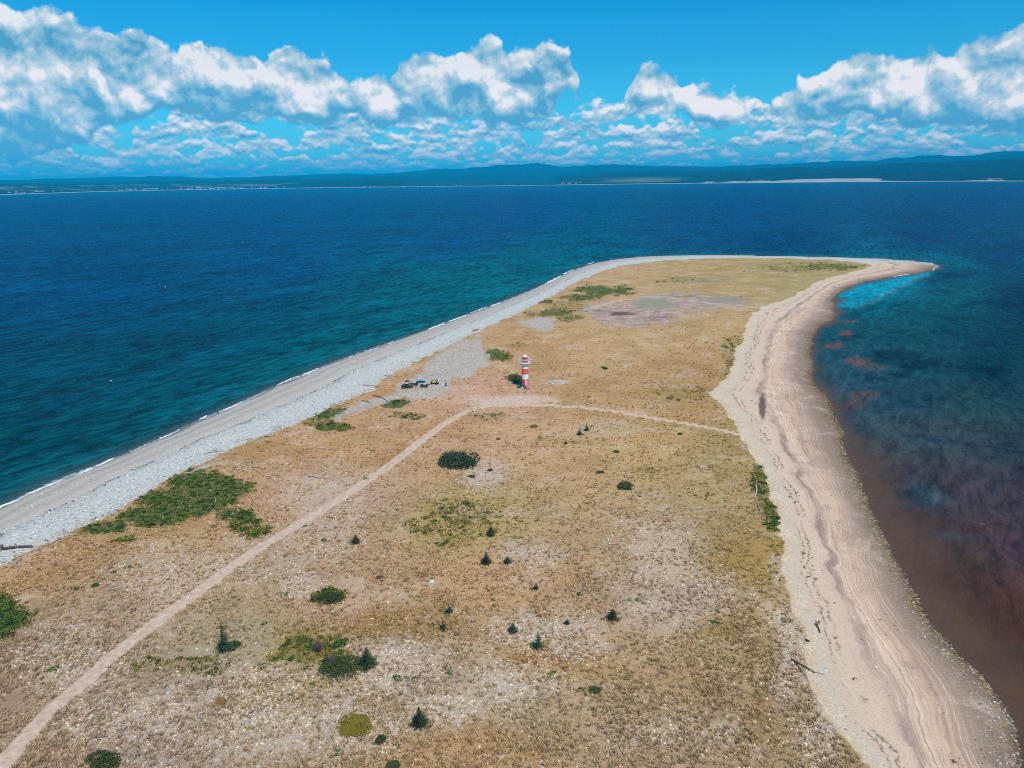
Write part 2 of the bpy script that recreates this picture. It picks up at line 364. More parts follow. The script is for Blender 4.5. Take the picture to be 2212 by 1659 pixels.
pth = np.clip(np.maximum.reduce([P1 * (1 - 0.60 * centre), P2, 0.6 * P3, ell([(1130,868,130,15,.85),(1060,866,80,14,.6),(1010,830,60,14,.25)], seed=105, soft=0.9)]), 0, 1)

def idw(pts, sx=1.0, sy=2.0, p=1.7):
    num = np.zeros(Xg.shape + (3,)); den = np.zeros(Xg.shape)
    for x, y, r_, g_, b_ in pts:
        d = ((PX - x) * sx) ** 2 + ((PY - y) * sy) ** 2 + 30.0 ** 2
        wgt = d ** -p
        num += wgt[..., None] * np.array(s2l((r_, g_, b_))); den += wgt
    return num / den[..., None]
tint = idw([(100,1230,184,146,98),(300,1185,176,140,90),(60,1420,150,122,94),(250,1330,176,148,120),(400,1480,172,152,130),(700,1500,170,150,128),(900,1450,184,160,134),(600,1040,188,148,112),
 (560,1000,184,144,92),(750,1080,188,154,126),(700,960,190,146,96),(900,930,186,142,94),(1000,850,200,156,124),(1300,850,184,146,92),(1500,850,172,136,80),(1300,740,190,154,102),
 (1500,700,186,150,96),(1150,740,186,146,92),(1500,600,176,146,86),(1700,580,166,146,86),(1350,590,186,150,100),(1000,1120,174,150,86),(1150,950,194,156,110),(1400,950,190,156,96),
 (1600,980,166,140,80),(1100,1250,190,150,104),(1350,1150,186,154,112),(1550,1100,174,146,96),(1650,1200,164,134,62),(1600,1350,168,138,84),(1450,1300,188,162,138),(1200,1420,182,142,84),
 (1300,1500,176,146,102),(1600,1550,168,138,94),(1500,1650,184,154,118),(1000,1620,184,146,98),(750,1300,186,150,116),(850,1330,164,130,72),(650,1420,152,130,64),(500,1400,164,150,116),
 (1100,1500,180,160,126),(100,1600,164,136,110),(300,1620,170,150,134),(480,980,178,138,84),(830,820,184,142,90),(960,770,180,140,90),(690,1490,170,140,50)])
_g = tint.mean(-1, keepdims=True); tint = (tint * 0.90 + _g * np.array([1.22, 0.99, 0.74]) * 0.10) * np.array([1.22, 1.22, 1.27])
v1 = np.stack([T, is_w, np.clip(sdG * 0.1 + 0.5, 0, 1), pth], -1)
v2 = np.stack([green, pale, gravel, mud], -1)
v3 = np.stack([muddark, sage, np.clip(sdW * 0.05 + 0.5, 0, 1), np.zeros_like(T)], -1)

# ------------------------------------------------------------------ ground material
m_ground, N, out = new_mat('dune_ground')
pos = N.node('ShaderNodeNewGeometry').outputs['Position']
aT = N.attr('tint').outputs['Color']
A1 = N.attr('v1'); s1 = N.sep(A1.outputs['Vector']); T_, ISW, SG = s1[0], s1[1], s1[2]; PTH = A1.outputs['Alpha']
A2 = N.attr('v2'); s2 = N.sep(A2.outputs['Vector']); GRN, PAL, GRV = s2[0], s2[1], s2[2]; MUD = A2.outputs['Alpha']
A3 = N.attr('v3'); s3 = N.sep(A3.outputs['Vector']); MDK, SAGE, SW = s3[0], s3[1], s3[2]
p2 = N.v('MULTIPLY', pos, (1, 1, 0))
nf = N.noise(p2, 5.0, 5, 0.72)            # fine grass texture
nm = N.noise(p2, 1.1, 5, 0.65)
nl = N.noise(p2, 0.22, 4, 0.6)
nxl = N.noise(p2, 0.045, 3, 0.5)
ncol = N.noise(p2, 0.5, 4, 0.6, col=True)
# dry grass
f_dark = N.mr(nf, 0.34, 0.50, 1, 0); f_light = N.mr(nf, 0.52, 0.66)
gcol = N.mix(N.m('MULTIPLY', f_dark, 0.55), aT, N.mix(0.5, N.v('SCALE', aT, scale=0.38), s2l((72, 62, 32))))
gcol = N.mix(N.m('MULTIPLY', f_light, 0.55), gcol, s2l((222, 190, 140)))
gcol = N.mix(N.mr(nl, 0.42, 0.60, 0, 0.38), gcol, N.mix(1.0, gcol, (0.86, 0.75, 0.58), 'MULTIPLY'))
gcol = N.mix(N.mr(N.noise(N.v('ADD', p2, (31, 7, 0)), 0.060, 8, 0.75), 0.46, 0.60, 0, 0.7), gcol, N.mix(1.0, gcol, (0.74, 0.70, 0.60), 'MULTIPLY'))
gcol = N.mix(N.mr(N.noise(N.v('ADD', p2, (5, 71, 0)), 0.08, 8, 0.75), 0.51, 0.64, 0, 0.65), gcol, s2l((214, 186, 156)))
gcol = N.mix(N.mr(nm, 0.50, 0.66, 0, 0.45), gcol, N.mix(1.0, gcol, (1.12, 1.0, 0.92), 'MULTIPLY'))
gcol = N.mix(N.mr(nm, 0.48, 0.34, 0, 0.5), gcol, N.mix(1.0, gcol, (0.66, 0.62, 0.50), 'MULTIPLY'))
# pale lichen and stones between the grass
vd = N.node('ShaderNodeTexVoronoi', {}, Vector=N.v('ADD', p2, N.v('SCALE', N.noise(p2, 3.0, 2, 0.5, col=True), scale=0.35)), Scale=1.9)
vr = N.sep(vd.outputs['Color'])[0]
lt = N.m('ADD', N.m('ADD', N.m('MULTIPLY', PAL, 0.62), N.m('MULTIPLY', N.m('SUBTRACT', nl, 0.5), 0.9)), 0.07)
lmask = N.m('MULTIPLY', N.mr(N.m('SUBTRACT', lt, vr), 0.0, 0.06), N.mr(vd.outputs['Distance'], 0.56, 0.34))
lcol = N.mix(N.mr(nf, 0.35, 0.65), s2l((150, 132, 112)), s2l((236, 222, 202)))
pk = N.mr(N.m('ADD', PAL, N.m('MULTIPLY', N.m('SUBTRACT', nl, 0.5), 0.8)), 0.15, 0.85, 0, 0.72)
gcol = N.mix(pk, gcol, N.mix(f_dark, s2l((206, 184, 164)), s2l((142, 118, 100))))
gcol = N.mix(N.m('MULTIPLY', lmask, 0.9), gcol, lcol)
# green growth
gm = N.mr(N.m('ADD', GRN, N.m('ADD', N.m('MULTIPLY', N.m('SUBTRACT', nm, 0.5), 1.1), N.m('MULTIPLY', N.m('SUBTRACT', nl, 0.5), 0.9))), 0.20, 0.85)
gg = N.mix(N.mr(nf, 0.36, 0.62), s2l((22, 50, 22)), s2l((92, 112, 42)))
gg = N.mix(N.mr(GRN, 0.5, 0.95, 1, 0), gg, N.mix(N.mr(nf, 0.36, 0.62), s2l((84, 82, 30)), s2l((158, 142, 62))))
gcol = N.mix(N.m('MULTIPLY', gm, N.mr(nf, 0.62, 0.44, 0.65, 1.0)), gcol, gg)
# gravel flats
vst = N.node('ShaderNodeTexVoronoi', {}, Vector=p2, Scale=3.2)
vsr = N.sep(vst.outputs['Color'])[0]
grc = N.mix(N.mr(vsr, 0.45, 1.0), s2l((178, 166, 150)), s2l((228, 218, 202)))
grc = N.mix(N.mr(nf, 0.47, 0.33), grc, s2l((92, 86, 84)))
grm = N.mr(N.m('ADD', N.m('ADD', GRV, N.m('MULTIPLY', N.m('SUBTRACT', nm, 0.5), 0.9)), N.m('MULTIPLY', N.m('SUBTRACT', N.noise(p2, 0.09, 5, 0.7), 0.55), 2.2)), 0.3, 0.8, 0, 0.92)
gcol = N.mix(grm, gcol, grc)
# pink mud pan
muc = N.mix(N.mr(nl, 0.4, 0.62), s2l((152, 126, 116)), s2l((196, 174, 156)))
muc = N.mix(N.mr(nm, 0.55, 0.68), muc, s2l((216, 200, 184)))
gcol = N.mix(N.mr(N.m('ADD', MUD, N.m('MULTIPLY', N.m('SUBTRACT', nm, 0.5), 0.8)), 0.2, 0.8, 0, 0.85), gcol, muc)
gcol = N.mix(N.m('MULTIPLY', SAGE, 0.7), gcol, N.mix(nm, s2l((122, 128, 100)), s2l((160, 160, 134))))
gcol = N.mix(N.m('MULTIPLY', MDK, 0.85), gcol, s2l((92, 66, 58)))
# trodden path
pc = N.mix(N.mr(nm, 0.35, 0.65), s2l((198, 168, 142)), s2l((228, 200, 174)))
gcol = N.mix(N.mr(N.m('ADD', PTH, N.m('MULTIPLY', N.m('SUBTRACT', nf, 0.5), 0.55)), 0.3, 0.72), gcol, pc)
# beaches
Tw = N.m('ADD', T_, N.m('MULTIPLY', N.m('SUBTRACT', N.noise(p2, 0.3, 5, 0.65), 0.5), 0.07))
Tw3 = N.m('ADD', Tw, N.m('MULTIPLY', N.m('SUBTRACT', N.noise(p2, 0.07, 5, 0.65), 0.5), 0.22))
Tw3 = N.m('ADD', Tw3, N.m('MULTIPLY', N.m('SUBTRACT', N.noise(p2, 1.1, 4, 0.7), 0.5), 0.10))
Tw2 = N.m('ADD', T_, N.m('MULTIPLY', N.m('SUBTRACT', N.noise(p2, 0.09, 4, 0.55), 0.5), 0.16))
Tw2 = N.m('ADD', Tw2, N.m('ADD', N.m('MULTIPLY', N.m('SUBTRACT', N.noise(p2, 0.9, 3, 0.65), 0.5), 0.05), N.m('MULTIPLY', N.m('SUBTRACT', N.noise(p2, 0.28, 3, 0.6), 0.5), 0.06)))
wr = N.ramp(Tw3, [(0.0, s2l((186, 174, 156))), (0.05, s2l((188, 186, 176))), (0.14, s2l((186, 190, 184))), (0.36, s2l((190, 192, 186))), (0.48, s2l((186, 184, 176))), (0.58, s2l((196, 190, 180))), (0.66, s2l((180, 174, 164))), (0.74, s2l((196, 190, 180))), (0.82, s2l((168, 164, 154))), (0.88, s2l((194, 188, 176))), (0.95, s2l((172, 168, 158))), (1.0, s2l((112, 112, 108)))])
wr = N.mix(N.mr(N.noise(p2, 2.2, 4, 0.75), 0.42, 0.62, 0.0, 0.55), wr, N.mix(1.0, wr, (0.62, 0.62, 0.63), 'MULTIPLY'))
wr = N.mix(N.mr(N.noise(N.v('ADD', p2, (40, 9, 0)), 2.6, 4, 0.75), 0.54, 0.66, 0.0, 0.6), wr, s2l((224, 220, 210)))
er = N.ramp(Tw2, [(0.0, s2l((204, 180, 150))), (0.05, s2l((206, 186, 160))), (0.09, s2l((202, 190, 170))), (0.14, s2l((206, 186, 162))), (0.22, s2l((212, 188, 166))), (0.30, s2l((214, 188, 164))), (0.38, s2l((202, 176, 154))), (0.43, s2l((190, 164, 146))), (0.48, s2l((216, 190, 164))), (0.60, s2l((208, 178, 152))), (0.68, s2l((188, 160, 138))), (0.78, s2l((160, 138, 122))), (0.87, s2l((148, 128, 112))), (0.95, s2l((120, 100, 76))), (1.0, s2l((84, 68, 52)))])
flat = N.m('MULTIPLY', N.mr(T_, 0.25, 0.4), N.mr(T_, 1.0, 0.85))
er = N.mix(N.m('MULTIPLY', flat, N.mr(N.noise(p2, 0.11, 6, 0.68, 0.8), 0.54, 0.68, 0, 0.55)), er, s2l((140, 118, 106)))
er = N.mix(N.m('MULTIPLY', flat, N.mr(N.noise(N.v('ADD', p2, (77, 3, 0)), 0.09, 6, 0.68, 0.8), 0.54, 0.70, 0, 0.7)), er, s2l((222, 198, 176)))
dk = N.m('MULTIPLY', N.mr(N.m('ABSOLUTE', N.m('SUBTRACT', Tw2, 0.405)), 0.045, 0.008), N.mr(nxl, 0.42, 0.58))
er = N.mix(N.m('MULTIPLY', dk, 0.75), er, s2l((132, 112, 106)))
er = N.mix(N.mr(N.noise(p2, 2.4, 4, 0.75), 0.42, 0.62, 0.0, 0.35), er, N.mix(1.0, er, (0.66, 0.64, 0.62), 'MULTIPLY'))
er = N.mix(N.mr(N.noise(N.v('ADD', p2, (40, 9, 0)), 2.9, 4, 0.75), 0.54, 0.68, 0.0, 0.35), er, s2l((232, 214, 194)))
# stones
st = N.mr(vsr, 0.35, 1.0)
cob_w = N.mr(Tw3, 0.62, 0.38)
wr = N.mix(N.m('MULTIPLY', N.m('MULTIPLY', st, cob_w), 0.70), wr, s2l((226, 230, 222)))
wr = N.mix(N.m('MULTIPLY', N.mr(nf, 0.47, 0.32), N.mr(cob_w, 0, 1, 0.45, 0.85)), wr, s2l((92, 98, 96)))
er = N.mix(N.m('MULTIPLY', N.mr(Tw2, 0.17, 0.07), N.m('MULTIPLY', N.m('MULTIPLY', st, N.mr(nl, 0.40, 0.58)), 0.8)), er, s2l((234, 216, 186)))
er = N.mix(N.m('MULTIPLY', N.mr(nf, 0.46, 0.34), N.mr(Tw2, 0.22, 0.10, 0.10, 0.75)), er, s2l((118, 98, 78)))
er = N.mix(N.m('MULTIPLY', N.m('MULTIPLY', N.mr(Tw2, 0.80, 0.92), N.mr(vsr, 0.80, 0.9)), 0.7), er, s2l((176, 156, 118)))
er = N.mix(N.m('MULTIPLY', N.mr(Tw2, 0.66, 0.88), N.mr(nf, 0.52, 0.36, 0, 0.6)), er, s2l((74, 60, 48)))
# wheel tracks run along the beach
Tt = N.m('ADD', N.m('ADD', T_, N.m('MULTIPLY', N.m('SUBTRACT', nxl, 0.5), 0.10)), N.m('MULTIPLY', N.m('SUBTRACT', nm, 0.5), 0.012))
trk = N.m('SINE', N.m('MULTIPLY', Tt, 118.0))
trk2 = N.m('SINE', N.m('ADD', N.m('MULTIPLY', Tt, 61.0), N.m('MULTIPLY', nxl, 6.0)))
tm = N.m('MULTIPLY', N.mr(T_, 0.40, 0.47), N.mr(T_, 0.74, 0.64))
stk = N.node('ShaderNodeTexNoise', {'noise_dimensions': '1D'}, W=N.m('MULTIPLY', Tt, 55.0), Scale=1.0, Detail=2.0, Roughness=0.6).outputs[0]
stk2 = N.node('ShaderNodeTexNoise', {'noise_dimensions': '1D'}, W=N.m('ADD', N.m('MULTIPLY', Tt, 44.0), 31.0), Scale=1.0, Detail=2.0, Roughness=0.6).outputs[0]
er = N.mix(N.m('MULTIPLY', N.m('MULTIPLY', tm, N.mr(stk, 0.48, 0.66)), N.mr(nl, 0.38, 0.58, 0.05, 0.8)), er, s2l((164, 136, 120)))
er = N.mix(N.m('MULTIPLY', N.m('MULTIPLY', N.mr(T_, 0.28, 0.36), N.mr(stk2, 0.50, 0.68)), N.m('MULTIPLY', N.mr(T_, 0.84, 0.72), N.mr(nl, 0.60, 0.40, 0.05, 0.7))), er, s2l((232, 208, 184)))
lng = N.noise(N.comb(N.m('MULTIPLY', Tt, 14.0), N.m('MULTIPLY', N.sep(pos)[1], 0.02), 0), 1.0, 5, 0.7)
er = N.mix(N.m('MULTIPLY', flat, N.mr(lng, 0.52, 0.66, 0, 0.6)), er, s2l((150, 126, 112)))
# wrack lines
wrn = N.noise(p2, 1.5, 5, 0.75); wrl = N.mr(N.noise(N.v('ADD', p2, (9, 55, 0)), 0.13, 3, 0.6), 0.40, 0.52)
def wrack(tv, c0, wdt, thr):
    d = N.m('ABSOLUTE', N.m('SUBTRACT', tv, c0))
    return N.m('MULTIPLY', N.mr(d, wdt * 1.2, wdt * 0.2), N.m('MULTIPLY', wrl, N.mr(wrn, thr + 0.02, thr + 0.10)))
wr = N.mix(N.m('MULTIPLY', N.m('MAXIMUM', wrack(Tw, 0.475, 0.016, 0.40), N.m('MAXIMUM', wrack(Tw, 0.435, 0.012, 0.48), wrack(Tw, 0.04, 0.03, 0.54))), 0.8), wr, s2l((66, 62, 60)))
er = N.mix(N.m('MULTIPLY', N.m('MAXIMUM', wrack(Tw2, 0.235, 0.016, 0.43), N.m('MAXIMUM', wrack(Tw2, 0.18, 0.013, 0.43), N.m('MAXIMUM', wrack(Tw2, 0.29, 0.006, 0.54), wrack(Tw2, 0.61, 0.006, 0.52)))), 0.75), er, s2l((88, 74, 58)))
er = N.mix(1.0, er, (1.12, 1.08, 1.02), 'MULTIPLY')
wr = N.mix(1.0, wr, (1.08, 1.03, 0.97), 'MULTIPLY')
bc = N.mix(ISW, er, wr)
bm = N.mr(N.m('ADD', SG, N.m('MULTIPLY', N.m('SUBTRACT', nm, 0.5), 0.10)), 0.512, 0.492)
bc = N.mix(N.m('MULTIPLY', MDK, 0.8), bc, s2l((72, 54, 46)))
col = N.mix(bm, gcol, bc)
# sea bed
col = N.mix(N.mr(SW, 0.5, 0.49), col, N.mix(ISW, s2l((124, 86, 66)), s2l((92, 104, 100))))
col = N.mix(N.mr(SW, 0.52, 0.50, 0, 0.25), col, N.mix(1.0, col, (0.5, 0.48, 0.46), 'MULTIPLY'))
bs = N.node('ShaderNodeBsdfPrincipled', {}, Base_Color=col, Roughness=0.95)
bs.inputs['Specular IOR Level'].default_value = 0.15
hgt = N.m('ADD', N.m('MULTIPLY', nf, 0.5), N.m('MULTIPLY', N.m('ADD', nm, N.m('MULTIPLY', lmask, 0.2)), 0.5))
bmp = N.node('ShaderNodeBump', {}, Strength=N.mr(bm, 0, 1, 0.75, 0.4), Distance=0.35, Height=hgt)
N.l.new(bmp.outputs[0], bs.inputs['Normal']); N.l.new(bs.outputs[0], out.inputs[0])

me = grid_mesh('sand_spit', Xg, Yg, Zg, {'tint': tint, 'v1': v1, 'v2': v2, 'v3': v3})
ground = link('ground', me, m_ground); tag(ground, kind='structure')

from mathutils.bvhtree import BVHTree
def ground_z(x, y):
    u = x / (y + 30.0); j = (u + 0.86) / 1.72 * (NU - 1)
    i = (math.atan(y / H) - th[0]) / (th[1] - th[0])
    i = min(max(i, 0), NV - 1.001); j = min(max(j, 0), NU - 1.001)
    a, b = int(i), int(j); fa, fb_ = i - a, j - b
    return float((Zg[a, b] * (1 - fb_) + Zg[a, b + 1] * fb_) * (1 - fa) + (Zg[a + 1, b] * (1 - fb_) + Zg[a + 1, b + 1] * fb_) * fa)
def on(px, py):
    p = at(px, py, 1.5); p = at(px, py, ground_z(p.x, p.y)); p.z = ground_z(p.x, p.y)
    return p
def pxm(px, py):                            # metres per measuring unit at that point
    p = at(px, py, 1.5); return (-(RM.transposed() @ (p - Vector((0, 0, H)))).z) / FPX

# ------------------------------------------------------------------ water
NWU, NWV = 460, 520
thw = np.linspace(R(-12), R(89.86), NWV)
yw = H * np.tan(thw)
uw = np.linspace(-1.0, 1.0, NWU)
Uw, Yw = np.meshgrid(uw, yw); Xw = Uw * (Yw + 40.0) * 0.95
PXs, PYs = PX, PY
Xg0, Yg0 = Xg, Yg
Xg, Yg = Xw, Yw
PX, PY = proj(Xw, Yw, np.zeros(Xw.shape))
near = Yw < 1500
dWw, iWw = seg_dist(Xw, Yw, water_line)
inl = inside(Xw, Yw, water_line)
sw_ = np.where(inl, -dWw, dWw)
wcol = idw([(100,900,0,62,88),(300,800,0,68,98),(600,720,0,72,104),(900,640,0,92,118),(1050,600,0,100,124),(1150,570,0,92,124),(980,640,0,96,118),(700,740,0,82,108),(200,600,0,72,126),(600,560,0,76,132),(1000,520,0,78,136),(100,480,0,78,136),
  (600,450,0,76,138),(1100,450,0,72,136),(1600,450,0,64,124),(2100,430,0,58,116),(2000,500,0,52,106),(1700,530,0,54,108),(2150,560,0,50,98),(2212,650,0,46,82),
  (2070,585,0,84,116),(2040,640,12,88,104),(1960,660,14,92,108),(1900,640,0,128,168),(1865,645,0,140,186),(1930,618,0,120,165),(1850,700,24,84,104),(1950,720,20,78,92),(2060,700,12,72,86),(2190,720,4,50,68),
  (2130,790,6,50,66),(2000,790,26,74,88),(1900,760,30,78,98),(1850,800,44,84,110),(1830,850,46,84,112),(1950,860,38,68,88),(2100,860,42,74,84),(2212,860,34,66,76),
  (1880,930,66,82,100),(2000,940,60,74,90),(2180,960,54,66,80),(1900,1020,74,72,82),(2050,1040,70,62,74),(2200,1060,64,56,70),(1950,1120,84,64,66),(2100,1150,82,58,64),(2212,1180,76,58,78),
  (2000,1250,94,66,60),(2120,1300,92,60,54),(1940,1180,92,72,66),(2212,1380,96,56,50),(2150,1450,84,56,50),(2212,1500,84,56,52),
  (1980,1070,52,80,104),(2060,1155,92,84,100),(1900,1060,104,86,76),(1960,1190,108,84,70),(2015,1290,114,88,70),(2080,1390,114,84,64),(2170,1480,108,84,66),(1850,970,92,90,90),(1800,850,70,92,104)])
_ns = (np.exp(-np.clip(sw_, 0, None) / 28.0) * (iWw < n_west) * 0.55)[..., None]
wcol = wcol * (1 - _ns) + np.array(s2l((0, 112, 122))) * _ns
# weed beds and sand bars below the surface
n1 = fbm(Xw * 0.35 + Yw * 0.25, Yw - 0.7 * Xw, 0.035, 5, 0.6, 201); n2 = fbm(Xw, Yw, 0.06, 4, 0.6, 215)
eastz = (PX > 1740) & (PY > 585) & (PY < 1700) & (~inl)
weed = smooth(0.14, 0.34, n1 + 0.5 * n2) * smooth(0, 12, sw_) * eastz * smooth(1150, 900, PY)
wcol = wcol * (1 - 0.6 * weed[..., None]) 
def ellw(lst, seed):
    n = fbm(Xw, Yw, 0.12, 5, 0.62, seed); o = np.zeros(Xw.shape)
    for cx, cy, rx, ry, s_ in lst:
        q = 1 - np.sqrt(((PX - cx) / rx) ** 2 + ((PY - cy) / ry) ** 2) + 0.5 * n
        o = np.maximum(o, s_ * smooth(-0.1, 0.5, q))
    return o
bars = ellw([(1830,695,28,4,.6),(1826,719,20,9,.9),(1800,747,24,7,.85),(1850,780,40,9,.85),(1880,792,40,6,.5),(1868,853,42,10,.75),(1850,873,40,11,.7),(1810,740,12,5,.4),(1760,700,20,5,.5)], 231)
wcol = wcol * (1 - bars[..., None]) + np.array(s2l((112, 84, 76))) * bars[..., None]
blu = ellw([(1990,1080,60,16,.35),(2080,1160,60,10,.35),(1900,1000,60,8,.2),(2190,1400,60,8,.25)], 241)
wcol = wcol * (1 - blu[..., None]) + np.array(s2l((84, 100, 122))) * blu[..., None]
tp = G2([(1795,650),(1808,632),(1860,608),(1960,592),(2005,584),(2012,590),(1985,600),(1940,622),(1905,636),(1870,656),(1835,664),(1800,668)], 0.0)
dtp, _ = seg_dist(Xw, Yw, tp, True); dtp = np.where(inside(Xw, Yw, tp), dtp, -dtp) + 2.0 * n2
wtip = smooth(-1.5, 2.5, dtp)
wcol = wcol * (1 - 0.85 * wtip[..., None]) + np.array(s2l((14, 180, 236))) * 0.85 * wtip[..., None]
wedge = np.exp(-((dtp + 1.0) / 1.6) ** 2) * (PX < 2010) * (sw_ > 6)
wcol = wcol + 0.10 * wedge[..., None] * np.array([0.5, 1, 1])
isww = (iWw < n_west)
alpha = np.where(isww, smooth(0.0, 7, sw_), smooth(-1.0, 0.0 + 7.0 + 17.0 * smooth(800, 1300, PY), sw_ + 5 * n2)) * 0.93 + 0.07
swash = np.where(isww & near, np.exp(-np.clip(sw_, 0, None) / 2.2), 0.25 * np.exp(-np.clip(sw_, 0, None) / 0.9))
wcol = wcol * np.where(isww, 1.0, 0.0)[..., None] * np.array([0.5, 0.92, 0.70]) + wcol * np.where(isww, 0.0, 1.0)[..., None] * np.array([0.94, 0.86, 0.60])
wa = np.stack([alpha, swash, np.clip(sw_ / 200, 0, 1), isww.astype(float)], -1)
wme = grid_mesh('sea_surface', Xw, Yw, np.zeros(Xw.shape), {'wcol': wcol, 'wa': wa})
m_sea, N, out = new_mat('sea_water')
pos = N.node('ShaderNodeNewGeometry').outputs['Position']
WC = N.attr('wcol').outputs['Color']; WA = N.sep(N.attr('wa').outputs['Vector']); WISW = N.attr('wa').outputs['Alpha']
rot = N.node('ShaderNodeVectorRotate', {'rotation_type': 'Z_AXIS'}, Vector=pos, Angle=R(-58)).outputs[0]
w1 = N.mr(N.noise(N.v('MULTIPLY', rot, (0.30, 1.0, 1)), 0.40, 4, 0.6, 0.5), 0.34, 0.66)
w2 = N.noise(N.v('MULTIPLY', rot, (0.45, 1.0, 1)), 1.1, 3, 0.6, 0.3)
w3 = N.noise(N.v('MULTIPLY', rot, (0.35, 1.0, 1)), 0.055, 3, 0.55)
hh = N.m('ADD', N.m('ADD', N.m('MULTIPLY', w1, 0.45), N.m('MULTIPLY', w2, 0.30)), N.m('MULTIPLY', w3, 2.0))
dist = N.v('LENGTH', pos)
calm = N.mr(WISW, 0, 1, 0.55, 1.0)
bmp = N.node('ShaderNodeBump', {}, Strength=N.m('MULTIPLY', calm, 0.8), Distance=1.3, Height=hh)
lum = N.m('ADD', N.m('ADD', N.m('MULTIPLY', N.m('SUBTRACT', w1, 0.5), 1.5), N.m('MULTIPLY', N.m('SUBTRACT', w2, 0.5), 1.8)), N.m('MULTIPLY', N.m('SUBTRACT', w3, 0.5), 2.2))  # light and shade of the waves, multiplied into the water colour below
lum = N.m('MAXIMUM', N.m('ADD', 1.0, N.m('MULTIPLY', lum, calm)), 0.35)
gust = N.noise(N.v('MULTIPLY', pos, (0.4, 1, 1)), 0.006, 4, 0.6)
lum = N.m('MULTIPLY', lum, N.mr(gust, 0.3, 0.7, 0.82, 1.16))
wd1 = N.noise(N.v('MULTIPLY', N.node('ShaderNodeVectorRotate', {'rotation_type': 'Z_AXIS'}, Vector=pos, Angle=R(38)).outputs[0], (0.35, 1, 1)), 0.05, 7, 0.7, 0.6)
wd2 = N.noise(pos, 0.35, 5, 0.7)
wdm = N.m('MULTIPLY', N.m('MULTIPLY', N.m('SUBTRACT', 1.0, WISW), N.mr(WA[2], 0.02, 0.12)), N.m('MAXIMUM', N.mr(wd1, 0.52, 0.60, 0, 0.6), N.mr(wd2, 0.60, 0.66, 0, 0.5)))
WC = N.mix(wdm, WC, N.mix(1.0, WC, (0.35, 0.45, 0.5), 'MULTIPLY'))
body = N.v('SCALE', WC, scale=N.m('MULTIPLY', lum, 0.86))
foam = N.mr(N.m('ADD', WA[1], N.m('MULTIPLY', N.m('SUBTRACT', N.noise(pos, 0.9, 6, 0.75), 0.5), 1.9)), 0.64, 0.98)
body = N.mix(N.m('MULTIPLY', WA[1], 0.55), body, (0.16, 0.34, 0.36))
body = N.mix(N.m('MULTIPLY', foam, N.m('MULTIPLY', WISW, 0.8)), body, (0.78, 0.80, 0.78))
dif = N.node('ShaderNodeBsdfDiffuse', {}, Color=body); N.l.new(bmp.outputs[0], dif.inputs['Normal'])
gl = N.node('ShaderNodeBsdfGlossy', {}, Color=(0.45, 0.85, 0.95), Roughness=0.25); N.l.new(bmp.outputs[0], gl.inputs['Normal'])
fr = N.node('ShaderNodeFresnel', {}, IOR=1.33); N.l.new(bmp.outputs[0], fr.inputs['Normal'])
tr = N.node('ShaderNodeBsdfTransparent', {}, Color=(0.84, 0.92, 0.92))
mx0 = N.node('ShaderNodeMixShader', {}, i0=N.m('MAXIMUM', WA[0], N.m('MULTIPLY', foam, WISW)), i1=tr.outputs[0], i2=dif.outputs[0])
mx = N.node('ShaderNodeMixShader', {}, i0=N.m('MULTIPLY', fr.outputs[0], 0.26), i1=mx0.outputs[0], i2=gl.outputs[0])
N.l.new(mx.outputs[0], out.inputs[0])
sea = link('sea', wme, m_sea); tag(sea, kind='structure')
Xg, Yg, PX, PY = Xg0, Yg0, PXs, PYs

# ------------------------------------------------------------------ far coast and hills
NA, NRr = 620, 150
azs = np.linspace(R(-46), R(46), NA)
rs = np.geomspace(4300, 25000, NRr)
fx, fy = proj(np.sin(azs) * 9e6, np.cos(azs) * 9e6, np.full(NA, H))      # horizon line
def dip(lst): return np.interp(fx, [p[0] for p in lst], [p[1] for p in lst])
cosf = 1.0 / np.cos(azs)
def rr(dy): return H / np.maximum(dy, 3) * FPX * 1.03 / cosf * cosf
shore_y = dip([(-300,431),(0,421),(200,414.5),(400,410),(600,407),(800,404.5),(1000,402.4),(1200,400),(1400,397.3),(1600,395.4),(1800,393.4),(2000,392),(2212,391.5),(2500,391)])
def dist_for(y): 
    ang = np.array([ -azel(a, b)[1] for a, b in zip(fx, y)]); return H / np.tan(np.maximum(ang, 0.003))
def h_for(y, r_):
    ang = np.array([ azel(a, b)[1] for a, b in zip(fx, y)]); return H + r_ * np.tan(ang)
r_s = dist_for(shore_y)
r_s = r_s + 60 * np.interp(azs, azs, fbm(azs * 60, azs * 0, 1.0, 4, 0.5, 301))
lag = np.interp(fx, [840, 900, 1180, 1215], [0, 1, 1, 0])
r1 = (r_s + 1900) * (1 - lag) + 13000 * lag
y1 = dip([(-300,416),(0,411),(200,405),(450,398),(620,396),(800,391),(900,388),(1050,387.5),(1150,390.5),(1200,391),(1300,385),(1400,381),(1500,378),(1650,376),(1800,372.5),(1950,367.5),(2100,370),(2212,372),(2500,372)])
h1 = np.maximum(h_for(y1, r1), 8)
r2 = np.maximum(r1 * 1.12, 10500)
y2 = dip([(-300,404),(0,399),(200,396),(450,391),(725,387),(900,381.5),(1000,379),(1100,380),(1183,384),(1260,380),(1330,374),(1400,372),(1500,370),(1600,368),(1700,362),(1800,360),(1900,357),(2000,352),(2100,345),(2212,337),(2500,330)])
h2 = np.maximum(h_for(y2, r2), 20)
r3 = np.full(NA, 20000.0)
